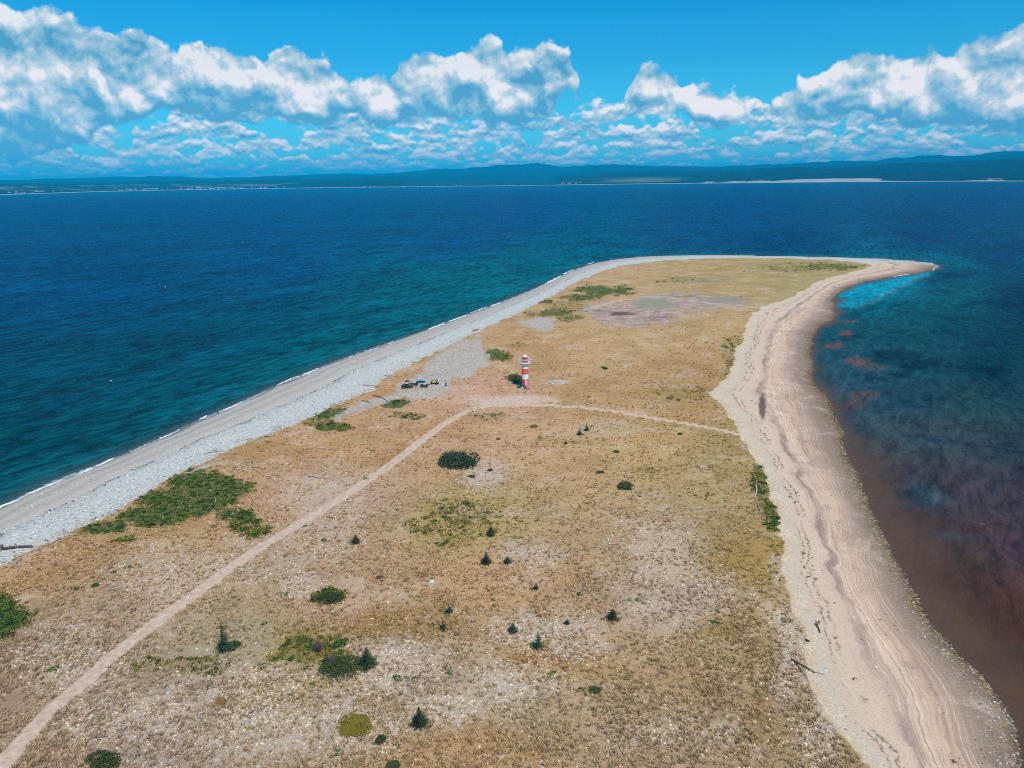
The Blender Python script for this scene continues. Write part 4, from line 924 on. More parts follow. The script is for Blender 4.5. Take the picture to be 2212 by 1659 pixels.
# door on the camera side, a touch to the right, and the stair down from it
fa = R(-70)
def fr_(u_, d_, z_):                         # u across, d outwards from the tower axis
    return (math.cos(fa) * d_ - math.sin(fa) * u_, math.sin(fa) * d_ + math.cos(fa) * u_, z_)
dr = lpart('door', MB().box(fr_(0.0, 0.99, 1.75), (0.08, 0.72, 1.30), rot=(0, 0, fa)), 'pink')
lpart('handle', MB().box(fr_(0.26, 1.05, 1.70), (0.05, 0.06, 0.14), rot=(0, 0, fa)), 'dark', dr)
lpart('door_frame', MB().box(fr_(-0.42, 1.0, 1.78), (0.12, 0.08, 1.42), rot=(0, 0, fa)).box(fr_(0.42, 1.0, 1.78), (0.12, 0.08, 1.42), rot=(0, 0, fa)).box(fr_(0.0, 1.0, 2.46), (0.12, 0.92, 0.08), rot=(0, 0, fa)), 'redd')
lpart('landing', MB().box(fr_(0.0, 1.30, 1.06), (0.62, 1.10, 0.08), rot=(0, 0, fa)), 'red')
lpart('window', MB().box(fr_(-0.62, 0.80, 2.0), (0.10, 0.22, 0.30), rot=(0, 0, fa - 0.65)), 'glass')
lpart('lamp_box', MB().box((0.98, -0.22, 5.62), (0.14, 0.2, 0.22)), 'pink')
lpart('cable_box', MB().box((0.98, -0.22, 5.15), (0.10, 0.12, 0.3)), 'pink')
for k in range(7):
    f_ = k / 6.0
    lpart('step', MB().box(fr_(0, 1.68 + 1.75 * f_, 0.94 - 0.82 * f_), (0.26, 1.02, 0.06), rot=(0, 0, fa)), 'red')
for s_ in (-1, 1):
    lpart('stringer', MB().tube([fr_(0.55 * s_, 1.45, 1.08), fr_(0.55 * s_, 3.62, 0.04)], 0.06, 4), 'pink')
    hr = lpart('handrail', MB().tube([fr_(0.58 * s_, 1.05, 2.10), fr_(0.58 * s_, 1.50, 2.00), fr_(0.58 * s_, 3.45, 0.98)], 0.035, 5), 'pink')
    for q in (1.55, 2.5, 3.4):
        zb = 1.04 - (q - 1.5) * 0.47
        lpart('post', MB().tube([fr_(0.58 * s_, q, zb), fr_(0.58 * s_, q, zb + 0.94)], 0.03, 5), 'pink', hr)
lpart('stair_foot', MB().box(fr_(0, 3.70, 0.06), (0.30, 1.35, 0.12), rot=(0, 0, fa)), 'pink')

# ------------------------------------------------------------------ people
def skin_mesh(name, joints, edges, mat, parent, sub=1):
    me_ = bpy.data.meshes.new(name)
    me_.from_pydata([j[0] for j in joints], edges, [])
    o_ = bpy.data.objects.new(name, me_); C.objects.link(o_)
    md = o_.modifiers.new('skin', 'SKIN'); md.use_smooth_shade = True
    for v, j in zip(me_.skin_vertices[0].data, joints):
        r_ = j[1]; v.radius = (r_, r_) if not isinstance(r_, tuple) else r_
    me_.skin_vertices[0].data[0].use_root = True
    o_.modifiers.new('sub', 'SUBSURF').levels = sub
    dg = bpy.context.evaluated_depsgraph_get(); ev = o_.evaluated_get(dg)
    nm = bpy.data.meshes.new_from_object(ev); nm.name = name
    bpy.data.objects.remove(o_); bpy.data.meshes.remove(me_)
    nm.materials.clear()
    return link(name, nm, mat, parent)
def person(px, py, head_az, shirt, trousers, label, walk=0.0, arms=(0.1, 0.1), bend=0.0, hgt=1.76):
    q = on(px, py); root = empty('person', q, head_az, label=label, cat='person', group=None)
    s_ = hgt / 1.76
    def V(x, y, z): return (x * s_, (y + bend * max(0, z - 0.95)) * s_, z * s_)
    lf, rf_ = walk, -walk
    J = [(V(0, 0, 0.95), .13), (V(0, 0, 1.15), (.15, .11)), (V(0, 0, 1.38), (.17, .11)), (V(0, 0, 1.50), .06), (V(0, 0.01, 1.56), .055), (V(0, 0.02, 1.66), (.085, .10)), (V(0, 0.01, 1.73), .075),
         (V(.10, 0, .90), .09), (V(.11, lf * .5 + .02, .50), .062), (V(.11, lf, .09), .042), (V(.11, lf + .15, .045), .04),
         (V(-.10, 0, .90), .09), (V(-.11, rf_ * .5 + .02, .50), .062), (V(-.11, rf_, .09), .042), (V(-.11, rf_ + .15, .045), .04),
         (V(.19, 0, 1.43), .055), (V(.25, arms[0] * .4 - .02, 1.15), .042), (V(.26, arms[0] + .05, .93), .032), (V(.26, arms[0] + .09, .84), .036),
         (V(-.19, 0, 1.43), .055), (V(-.25, arms[1] * .4 - .02, 1.15), .042), (V(-.26, arms[1] + .05, .93), .032), (V(-.26, arms[1] + .09, .84), .036)]
    E = [(0, 1), (1, 2), (2, 3), (3, 4), (4, 5), (5, 6), (0, 7), (7, 8), (8, 9), (9, 10), (0, 11), (11, 12), (12, 13), (13, 14), (2, 15), (15, 16), (16, 17), (17, 18), (2, 19), (19, 20), (20, 21), (21, 22)]
    body = skin_mesh('body', J, E, K['skin'], root)
    grow = lambda r_, d_: tuple(v + d_ for v in r_) if isinstance(r_, tuple) else r_ + d_
    idx = [1, 2, 15, 16, 19, 20]; mp = {k: i for i, k in enumerate([1, 0] + idx[1:])}
    JS = [(J[k][0], grow(J[k][1], .022)) for k in mp]; skin_mesh('shirt', JS, [(mp[a], mp[b]) for a, b in E if a in mp and b in mp], K[shirt], root)
    mp = {k: i for i, k in enumerate([0, 7, 8, 9, 11, 12, 13])}
    JT = [(J[k][0], grow(J[k][1], .024)) for k in mp]; skin_mesh('trousers', JT, [(mp[a], mp[b]) for a, b in E if a in mp and b in mp], K[trousers], root)
    for f_ in (9, 13):
        a_, b_ = Vector(J[f_][0]), Vector(J[f_ + 1][0])
        MB().tube([a_ + Vector((0, -.05, -.045)), (a_ + b_) / 2 + Vector((0, 0, -.02)), b_ + Vector((0, .06, 0))], [.055, .055, .045], 6).build('shoe', K['black'], root, True)
    hb_ = MB(); vs = bmesh.ops.create_icosphere(hb_.b, subdivisions=2, radius=0.105 * s_)['verts']
    for v in vs: v.co.z = max(v.co.z, -0.02 if v.co.y > 0.02 else -0.09) * 1.02; v.co += Vector(V(0, 0.0, 1.705))
    hb_.build('hair', K['hair'], root, True)
    fc_ = Vector(V(0, 0.118, 1.655))
    MB().box(fc_, (0.025, 0.035, 0.045)).build('nose', K['skin'], root)
    for s2_ in (-1, 1):
        MB().box(fc_ + Vector((0.033 * s2_, -0.022, 0.03)), (0.026, 0.012, 0.012)).build('eye', K['dark'], root)
        MB().box(Vector(V(0.09 * s2_, 0.02, 1.655)), (0.02, 0.03, 0.055)).build('ear', K['skin'], root)
        w_ = Vector(J[18 if s2_ > 0 else 22][0])
        for f_ in range(4): MB().tube([w_ + Vector((0, -0.03 + 0.02 * f_, -0.02)), w_ + Vector((-.006 * s2_, -0.03 + 0.02 * f_, -0.07)), w_ + Vector((-.02 * s2_, -0.03 + 0.02 * f_, -0.10 + 0.006 * abs(f_ - 1)))], [.010, .009, .007], 5).build('finger', K['skin'], root)
        MB().tube([w_ + Vector((0, 0.03, 0.01)), w_ + Vector((-.01 * s2_, .055, -.03))], [.011, .009], 5).build('thumb', K['skin'], root)
    return root
person(963.4, 834.3, R(75), 'shirtb', 'black', 'person in light blue shirt and black trousers walking alone right of the yellow vehicle', walk=0.30, arms=(-0.18, 0.2))
person(943.6, 831.6, R(5), 'black', 'black', 'person dressed all in black standing against the yellow vehicle', walk=0.05, arms=(0.25, 0.2))
person(932.0, 830.5, R(-60), 'shirtw', 'black', 'person in a white top and dark trousers at the left end of the yellow vehicle', walk=0.08, arms=(0.3, 0.25), bend=0.18)

# ------------------------------------------------------------------ vehicles (x = forward, wheels on z = 0)
def wheel(root, x, y, r_, w_, rim='rim'):
    t_ = MB().lathe([(r_ * .55, -w_ / 2), (r_ * .92, -w_ / 2), (r_, -w_ * .32), (r_, w_ * .32), (r_ * .92, w_ / 2), (r_ * .55, w_ / 2)], 20)
    for v in t_.b.verts: v.co = Vector((x + v.co.x, y + v.co.z, r_ + v.co.y))
    tyre = t_.build('wheel', K['tyre'], root)
    h_ = MB().lathe([(0, -w_ * .45), (r_ * .55, -w_ * .45), (r_ * .58, w_ * .45), (0, w_ * .45)], 16)
    for v in h_.b.verts: v.co = Vector((x + v.co.x, y + v.co.z, r_ + v.co.y))
    h_.build('rim', K[rim], tyre)
# two-seat utility vehicle
q = on(880.5, 838.5)
u = empty('utility_vehicle', q, R(188), label='dark green two seat utility vehicle with black cab and grey cargo bed', cat='utility vehicle'); u.scale = (1.12,) * 3
for x in (-0.98, 1.02):
    for y in (-0.62, 0.62): wheel(u, x, y, 0.33, 0.26)
MB().box((0, 0, 0.50), (2.9, 1.10, 0.20), bev=.04).build('chassis', K['dark'], u)
hd = MB().box((1.10, 0, 0.80), (0.95, 1.22, 0.42), bev=.10, taper=(.8, .85)).build('hood', K['dgreen'], u)
for s_ in (-1, 1): MB().box((1.58, 0.40 * s_, 0.80), (0.05, 0.24, 0.12)).build('headlight', K['rim'], u)
MB().box((1.62, 0, 0.52), (0.10, 1.15, 0.16), bev=.03).build('bumper', K['dark'], u)
for s_ in (-1, 1):
    MB().box((0.28, 0.60 * s_, 0.74), (0.85, 0.05, 0.46), bev=.02).build('door', K['dgreen'], u)
    MB().tube([(0.78, .56 * s_, 0.98), (0.45, .54 * s_, 1.86), (-0.42, .54 * s_, 1.88), (-0.50, .56 * s_, 0.9)], 0.035, 6).build('roll_bar', K['dark'], u)
    MB().box((0.0, 0.30 * s_, 0.82), (0.5, 0.50, 0.16), bev=.04).box((-0.28, 0.30 * s_, 1.12), (0.14, 0.50, 0.56), bev=.04).build('seat', K['dark'], u)
    MB().box((0.98, 0.64 * s_, 0.72), (0.80, 0.20, 0.08), bev=.03).build('mudguard', K['dark'], u)
    MB().box((-1.0, 0.64 * s_, 0.72), (0.80, 0.20, 0.08), bev=.03).build('mudguard', K['dark'], u)
MB().box((0.02, 0, 1.92), (1.05, 1.20, 0.07), bev=.03).build('cab_roof', K['dark'], u)
MB().box((0.62, 0, 1.42), (0.03, 1.05, 0.82), rot=(0, R(-20), 0)).build('windscreen', K['glass'], u)
MB().tube([(0.55, 0.3, 1.05), (0.38, 0.3, 1.18)], 0.02, 5).build('steering_column', K['dark'], u)
bd = MB().box((-0.98, 0, 0.84), (1.05, 1.25, 0.06)).box((-0.98, 0.61, 1.0), (1.05, 0.05, 0.30)).box((-0.98, -0.61, 1.0), (1.05, 0.05, 0.30)).box((-0.48, 0, 1.0), (0.05, 1.2, 0.3)).build('cargo_bed', K['steel'], u)
MB().box((-1.50, 0, 1.0), (0.05, 1.22, 0.30)).build('tailgate', K['dgreen'], bd)
MB().box((-0.9, 0.1, 1.02), (0.5, 0.6, 0.28), bev=.04).build('cargo_box', K['dark'], u)

def quad(px, py, rz, label, body, fend, wh='rim', rack=True, name='quad_bike', seat='dark', scale=1.0, screen=False, extra=None):
    q = on(px, py); u = empty(name, q, rz, label=label, cat='quad bike'); u.scale = (scale,) * 3
    for x in (-0.62, 0.66):
        for y in (-0.45, 0.45): wheel(u, x, y, 0.30, 0.24, wh)
    MB().box((0, 0, 0.42), (1.35, 0.34, 0.22), bev=.05).build('frame', K['dark'], u)
    MB().box((0.12, 0, 0.66), (0.55, 0.34, 0.26), bev=.08).build('tank', K[body], u)
    MB().box((-0.32, 0, 0.76), (0.72, 0.32, 0.14), bev=.05).build('seat', K[seat], u)
    MB().box((0.72, 0, 0.70), (0.45, 0.50, 0.20), bev=.07, taper=(.8, .85)).build('front_cowl', K[body], u)
    for s_ in (-1, 1):
        for x in (-0.62, 0.66): MB().tube([(x - .38, .46 * s_, .50), (x - .25, .46 * s_, .66), (x, .45 * s_, .71), (x + .25, .46 * s_, .66), (x + .38, .46 * s_, .52)], [.06, .11, .13, .11, .06], 6).build('fender', K[fend], u)
        MB().tube([(0.40, 0.05 * s_, 0.78), (0.34, 0.18 * s_, 1.02), (0.26, 0.38 * s_, 1.04)], 0.022, 5).build('handlebar', K['dark'], u)
        MB().box((0.95, 0.17 * s_, 0.70), (0.05, 0.13, 0.09)).build('headlight', K['rim'], u)
    if rack:
        for x0, x1, z_ in ((-1.02, -0.55, 0.86), (0.58, 0.98, 0.88)):
            mb = MB()
            for y in (-0.32, -0.16, 0, 0.16, 0.32): mb.tube([(x0, y, z_), (x1, y, z_)], 0.016, 4)
            mb.tube([(x0, -.34, z_), (x0, .34, z_)], 0.02, 4).tube([(x1, -.34, z_), (x1, .34, z_)], 0.02, 4)
            mb.build('rack', K['dark'], u)
    if extra: extra(u)
    return u
def boxy(u): MB().box((-0.78, 0, 1.02), (0.42, 0.62, 0.30), bev=.05).build('rear_box', K['dark'], u)
quad(894.5, 834.2, R(176), 'black quad bike parked close behind the dark utility vehicle', 'dark', 'dark', extra=boxy, scale=1.15)
def seatback(u): MB().tube([(-0.95, 0.18, 0.8), (-1.02, 0.16, 1.10), (-1.02, -0.16, 1.10), (-0.95, -0.18, 0.8)], 0.05, 6).build('backrest', K['dark'], u)
quad(916.2, 837.4, R(172), 'small black quad bike with pale wheel hubs in front of the turquoise vehicle', 'dark', 'dark', extra=seatback, scale=1.1)
# turquoise low vehicle with a pale screen
q = on(909.5, 826.3)
u = empty('turquoise_buggy', q, R(183), label='turquoise low buggy with a pale screen and dark teal seat', cat='buggy'); u.scale = (1.1,) * 3
for x in (-0.85, 0.85):
    for y in (-0.5, 0.5): wheel(u, x, y, 0.28, 0.26)
MB().box((0, 0, 0.45), (2.3, 0.95, 0.26), bev=.10).build('body', K['turq'], u)
MB().box((0.92, 0, 0.62), (0.70, 0.95, 0.22), bev=.10, taper=(.7, .8)).build('front_cowl', K['turq'], u)
MB().box((-0.92, 0, 0.62), (0.66, 0.95, 0.20), bev=.08, taper=(.8, .8)).build('rear_cowl', K['turq'], u)
for s_ in (-1, 1): MB().tube([(-.95, .52 * s_, .60), (-.3, .55 * s_, .74), (.3, .55 * s_, .74), (.95, .52 * s_, .62)], .05, 6).build('side_rail', K['turq'], u)
for s_ in (-1, 1): MB().box((0.0, .50 * s_, 0.42), (1.1, .04, .14)).build('side_step', K['dark'], u)
MB().box((0.0, 0, 0.72), (0.62, 0.66, 0.20), bev=.05).build('seat', K['turqd'], u)
MB().box((0.10, 0, 1.02), (0.70, 0.80, 0.05), rot=(0, R(-14), 0)).build('screen', K['white'], u)
for s_ in (-1, 1): MB().tube([(0.36, .36 * s_, .6), (0.30, .36 * s_, 1.0)], .02, 5).build('screen_post', K['turqd'], u)
# yellow vehicle
q = on(939.3, 829.3)
u = empty('yellow_buggy', q, R(181), label='yellow buggy on black running gear with two people beside it', cat='buggy')
for x in (-0.85, 0.85):
    for y in (-0.52, 0.52): wheel(u, x, y, 0.27, 0.24, 'dark')
MB().box((0, 0, 0.34), (2.5, 0.95, 0.10)).build('chassis', K['dark'], u)
for s_ in (-1, 1): MB().tube([(-1.25, .55 * s_, .24), (1.25, .55 * s_, .24)], .045, 5).build('side_rail', K['dark'], u)
MB().box((-0.1, 0, 0.66), (2.0, 0.98, 0.46), bev=.10).build('body', K['yell'], u)
MB().box((-0.85, 0, 1.0), (0.5, 0.92, 0.30), bev=.08, taper=(.8, .85)).build('rear_cowl', K['yell'], u)
MB().box((0.10, 0, 0.95), (0.60, 0.7, 0.16), bev=.05).build('seat', K['dark'], u)
MB().tube([(0.70, -.42, .85), (0.55, -.42, 1.35), (0.55, .42, 1.35), (0.70, .42, .85)], .035, 6).build('roll_bar', K['dark'], u)
MB().tube([(0.55, -.1, 1.0), (0.40, -.3, 1.15)], .02, 5).build('steering_column', K['dark'], u)
MB().box((0, -.50, .62), (0.30, .04, .20)).build('side_panel', K['dark'], u)
q = on(926.8, 831.6); MB().box((0, 0, .16), (.42, .3, .32), bev=.08).build('bag', K['black'], None)
o_ = bpy.data.objects['bag']; o_.location = q; tag(o_, 'small black bag on the gravel left of the yellow vehicle', 'bag')

# ------------------------------------------------------------------ conifers and shrubs
def spruce(seed, h=3.0, w=1.0, dens_=1.0, top_bare=0.0):
    r_ = random.Random(seed); root = bpy.data.objects.new('spruce_tree', None); C.objects.link(root)
    MB().tube([(0, 0, -0.05), (0.02 * h, 0, h * .5), (0, 0.01 * h, h * 0.98)], [0.035 * h, 0.022 * h, 0.004], 6).build('trunk', K['bark'], root)
    mb = MB(); nlev = int(13 * dens_)
    for l in range(nlev):
        f_ = l / (nlev - 1); z = h * (0.06 + 0.90 * f_)
        rad = 1.35 * w * (1 - f_) ** 0.8 * r_.uniform(.7, 1.15) + 0.06
        nb = max(4, int((11 - 7 * f_) * dens_))
        for b in range(nb):
            a = 6.283 * b / nb + r_.uniform(-.35, .35); R_ = rad * r_.uniform(.6, 1.12); dz_ = R_ * r_.uniform(-.10, .28)
            ux, uy = math.cos(a), math.sin(a); ns = 5
            for s_ in range(ns):
                t_ = (s_ + 0.6) / ns; cx, cy, cz = ux * R_ * t_, uy * R_ * t_, z - dz_ * t_ * .4 + R_ * .18 * t_ * t_
                ll = 0.24 * R_ * (1.25 - t_ * .6) + 0.09 * h / 3
                for sg in (-1, 1):
                    ang = a + sg * r_.uniform(.5, 1.1)
                    e = (cx + math.cos(ang) * ll * 1.3, cy + math.sin(ang) * ll * 1.3, cz + r_.uniform(-.07, .06) * h / 3)
                    mb.tri((cx - uy * ll * .25, cy + ux * ll * .25, cz), (cx + uy * ll * .25, cy - ux * ll * .25, cz - ll * .15), e)
    for _ in range(5): a = r_.uniform(0, 6.28); mb.tri((0.03, 0, h * .88), (-.03, 0, h * .88), (0.05 * math.cos(a), .05 * math.sin(a), h * r_.uniform(.98, 1.06)))
    mb.build('crown', K['needle'], root)
    return root
def bush(name, seed, rx, ry, hz_, mat, n=900, leaf=0.10, stems=10, upright=0.5, gaps=0.0, lobes=5):
    r_ = random.Random(seed); root = bpy.data.objects.new(name, None); C.objects.link(root)
    mb = MB(); L_ = [(r_.uniform(-.5, .5), r_.uniform(-.5, .5), r_.uniform(.55, 1.0)) for _ in range(lobes)]
    for _ in range(n):
        lx, ly, lh = r_.choice(L_); a = r_.uniform(0, 6.28); q_ = r_.uniform(0.1, 1) ** .5 * .62
        x, y = lx * .8 + q_ * math.cos(a), ly * .8 + q_ * math.sin(a)
        zz = lh * math.sqrt(max(0, 1 - (q_ / .66) ** 2)) * r_.uniform(.55, 1.05)
        c0 = Vector((x * rx, y * ry, max(zz * hz_, 0.02))); l = leaf * r_.uniform(.7, 1.5)
        e = Euler((r_.uniform(-1.2, 1.2), r_.uniform(-1.2, 1.2) * (1 - upright), r_.uniform(0, 6.28)))
        vs = [Vector(p_) for p_ in ((-l, 0, 0), (0, -l * .45, 0), (l * 1.2, 0, l * upright), (0, l * .45, 0))]
        for p_ in vs: p_.rotate(e)
        mb.quad(*[c0 + p_ for p_ in vs])
    mb.build('foliage', K[mat], root)
    if stems:
        mb = MB()
        for _ in range(stems):
            lx, ly, lh = r_.choice(L_); mb.tube([(0.15 * lx * rx, 0.15 * ly * ry, -.03), (lx * .5 * rx, ly * .5 * ry, lh * hz_ * .45), (lx * .9 * rx, ly * .9 * ry, lh * hz_ * .85)], [.03, .02, .008], 4)
        mb.build('stem', K['bark'], root)
    return root
def twig_bush(seed, rad, h, n=420):
    r_ = random.Random(seed); root = bpy.data.objects.new('bare_shrub', None); C.objects.link(root); mb = MB()
    for _ in range(n):
        a = r_.uniform(0, 6.28); el_ = r_.uniform(.25, 1.5); d = Vector((math.cos(a) * math.cos(el_) * rad, math.sin(a) * math.cos(el_) * rad, math.sin(el_) * h))
        L_ = r_.uniform(.7, 1.05); b0 = d * r_.uniform(0, .45); side = Vector((-math.sin(a), math.cos(a), 0)) * .018
        t_ = d * L_ + Vector((r_.uniform(-.1, .1), r_.uniform(-.1, .1), r_.uniform(0, .1)))
        mb.tri(b0 - side, b0 + side, t_); k_ = b0.lerp(t_, .6); o2 = k_ + Vector((r_.uniform(-.25, .25), r_.uniform(-.25, .25), r_.uniform(.1, .3))); mb.tri(k_ - side * .6, k_ + side * .6, o2)
    mb.build('twigs', K['twig'], root)
    MB().tube([(0, 0, -.05), (.03, .02, h * .3)], [.10, .05], 6).build('stem', K['bark'], root)
    return root
protos_ = [spruce(1, 3, 1.0), spruce(2, 3, 0.82), spruce(3, 3, 1.25, .9), spruce(4, 3, 0.9, .8)]
used_ = [False] * 4
SPR = [  # base x, base y, height px, proto, width factor, label
 (1060,1157,24,0,1.0,'young spruce alone on the tan grass, uppermost of the four along the middle'),
 (1050,1217,26,1,1.1,'slim dark young spruce just left of a smaller one in mid field'),
 (1096,1216,16,2,1.2,'small low spruce beside a white scrap, right of a slim taller one'),
 (1158,1273,16,3,1.1,'small ragged spruce on bare ground right of the field centre'),
 (970,1324,17,2,1.1,'small wide spruce just above the narrow two tiered one'),
 (957,1361,25,3,0.8,'narrow two tiered young spruce with a gap below its top'),
 (1108,1365,20,0,1.2,'bushy little spruce at the upper edge of the white lichen patch'),
 (1162,1401,36,3,0.9,'taller thin spruce standing in the middle of the white lichen patch'),
 (1225,1348,11,2,1.1,'tiny spruce at the right edge of the white lichen patch'),
 (1323,1336,21,2,1.3,'round low spruce alone at the right of the field'),
 (906,1567,38,1,1.0,'dense conical spruce low in the picture, right of the yellow mound'),
 (793,1437,38,1,1.25,'thick dark spruce at the right end of the green thicket'),
 (484,1405,56,1,0.72,'tallest spruce, rising from a low spread of branches right of the track'),
 (1267,930,17,1,1.0,'upper of two small spruces below the right hand path'),
 (1252,939,13,2,1.2,'lower of two small spruces below the right hand path'),
 (1222,959,9,0,1.1,'very small spruce below and left of a pair near the path'),
 (675,1300,12,2,1.3,'small dark spruce at the left of the olive shrub'),
 (768,1173,20,2,1.2,'rounded grey green spruce just right of the track'),
]
for i, (x, y, hp, k_, wf, lab) in enumerate(SPR):
    q = on(x, y); hh = 0.96 * hp * pxm(x, y) / math.cos(R(PITCH + (y - CY) / 30)) ; sc_ = hh / 3.0
    if used_[k_]: o_ = copy_tree(protos_[k_])
    else: o_ = protos_[k_]; used_[k_] = True
    o_.location = q; o_.rotation_euler = (0, 0, i * 1.37); o_.scale = (sc_ * wf * 1.12, sc_ * wf * 1.12, sc_)
    tag(o_, lab, 'spruce tree', 'young spruces scattered over the grassland')
def place(o_, x, y, label, cat, group=None, rz=0.0, s_=1.0):
    o_.location = on(x, y); o_.rotation_euler = (0, 0, rz); o_.scale = (s_,) * 3; tag(o_, label, cat, group); return o_
def m_(x, y, n): return n * pxm(x, y)
place(bush('juniper_bush', 11, m_(992, 1005, 46), m_(992, 1005, 46) * .9, m_(992, 1005, 25), 'needle2', 3200, .27, 26, .25, lobes=14), 992, 1003, 'large dark green wind-shaped conifer bush on pale stony ground right of the track', 'bush')
place(bush('juniper_bush', 12, m_(510, 1400, 20), m_(510, 1400, 16), m_(510, 1400, 14), 'needle2', 700, .12, 8, .4, lobes=4), 508, 1398, 'low spreading evergreen at the foot of the tallest spruce', 'bush')
place(bush('willow_thicket', 13, m_(735, 1440, 52), m_(735, 1440, 46), m_(735, 1440, 20), 'leafg', 2600, .11, 20, .6, lobes=9), 737, 1446, 'broad dark green thicket between the grey shrubs and a spruce', 'bush')
place(bush('low_shrub', 14, m_(715, 1290, 34), m_(715, 1290, 30), m_(715, 1290, 13), 'leafg', 1300, .11, 12, .6, lobes=6), 716, 1294, 'olive green low shrub beyond the thicket, right of a small spruce', 'bush')
place(bush('low_shrub', 15, m_(215, 1645, 44), m_(215, 1645, 34), m_(215, 1645, 20), 'leafg', 1700, .10, 14, .5, lobes=7), 218, 1650, 'rounded green bush cut by the bottom edge near the left corner', 'bush')
place(bush('heath_mound', 16, m_(767, 1567, 40), m_(767, 1567, 40), m_(767, 1567, 13), 'leafy', 2600, .11, 8, .8, lobes=12), 767, 1572, 'large round golden yellow mound of low heath plants', 'mound plant')
place(bush('heath_mound', 17, m_(477, 1514, 16), m_(477, 1514, 14), m_(477, 1514, 6), 'leafo', 500, .10, 4, .8, lobes=5), 477, 1518, 'small orange brown mound plant among pale lichen', 'mound plant')
place(bush('heath_mound', 18, m_(540, 1572, 8), m_(540, 1572, 7), m_(540, 1572, 3), 'leafl', 160, .08, 3, .8, lobes=3), 540, 1574, 'tiny bright yellow green mound plant', 'mound plant')
place(bush('low_shrub', 19, m_(823, 1600, 15), m_(823, 1600, 14), m_(823, 1600, 18), 'needle2', 700, .08, 6, .5, lobes=4), 823, 1602, 'small round dark evergreen shrub at the corner of the yellow mound', 'bush')
place(bush('low_shrub', 20, m_(848, 1655, 17), m_(848, 1655, 16), m_(848, 1655, 16), 'leafg', 700, .08, 6, .5, lobes=4), 848, 1659, 'green shrub at the bottom edge right of the yellow mound', 'bush')
place(bush('low_shrub', 21, m_(1285, 1490, 16), m_(1285, 1490, 14), m_(1285, 1490, 10), 'leafg', 560, .09, 6, .6, lobes=5), 1286, 1492, 'ragged olive shrub alone in the lower right of the grass', 'bush')
place(bush('low_shrub', 22, m_(1110, 818, 22), m_(1110, 818, 30), m_(1110, 818, 9), 'leafg', 1000, .22, 8, .5, lobes=6), 1109, 820, 'dark green shrub behind the lighthouse on its left side', 'bush')
place(bush('low_shrub', 23, m_(1118, 838, 6), m_(1118, 838, 8), m_(1118, 838, 6), 'teal', 300, .12, 3, .4, lobes=3), 1121.5, 837.5, 'small blue green shrub at the left foot of the lighthouse', 'bush')
place(bush('low_shrub', 24, m_(1304, 795, 8), m_(1304, 795, 14), m_(1304, 795, 3), 'leafg', 160, .25, 3, .5, lobes=2), 1304, 796, 'dark flat shrub in the grass up and right of the lighthouse', 'bush')
place(bush('low_shrub', 25, m_(1200, 923, 12), m_(1200, 923, 10), m_(1200, 923, 5), 'leafy', 260, .16, 3, .5, lobes=4), 1154+2, 924-1, 'long olive yellow low shrub under the path below the lighthouse', 'bush')
for k_, (x, y, w_, lab) in enumerate([(165,1273,7,'small dark shrub left of a paired one on the golden grass'),(208,1264,9,'small dark shrub right of its pair on the golden grass'),(820,1248,8,'little dark green shrub in reddish ground left of the white block'),(700,1168,7,'tiny dark shrub left of the grey green spruce'),
   (1075,949,6,'speck of dark shrub up and right of the large bush'),(1330,977+0,9,'small dark scrub patch at the right below the path'),(1297,1022,9,'dark scrub patch in the middle right of the grass'),(1345,1052,22,'broad olive brown scrub patch in the right half of the grass'),(1020+0,1030,9,'small green shrub on the stony ground below the large bush'),(1470,938,8,'dark scrub left of the end of the right hand path'),(1060,1017+0,8,'sparse shrub at the right of the stony ground')]):
    place(bush('low_shrub', 30 + k_, m_(x, y, w_), m_(x, y, w_) * .9, m_(x, y, w_ * .45), 'leafg', 160 + w_ * 14, .05 + .012 * w_ * .8, 3, .5, lobes=3), x, y, lab, 'bush')
place(twig_bush(5, m_(687, 1405, 18), m_(687, 1405, 34)), 687, 1408, 'grey bare twiggy shrub, the upper and paler of two', 'shrub', 'bare grey shrubs')
place(twig_bush(6, m_(718, 1437, 15), m_(718, 1437, 30), 330), 717, 1439, 'grey bare twiggy shrub half sunk in the green thicket', 'shrub', 'bare grey shrubs')
# dead stem behind the shrub left of the lighthouse
q = on(1115.5, 822); MB().tube([(0, 0, 0), (.05, 0, 1.2), (0, .05, 2.5)], [.10, .07, .03], 5).tube([(.05, 0, 1.3), (.4, 0, 1.9)], [.04, .02], 4).build('dead_stem', K['woodd'])
o_ = bpy.data.objects['dead_stem']; o_.location = q; tag(o_, 'thin dark dead stem rising from the shrub left of the lighthouse', 'dead tree')

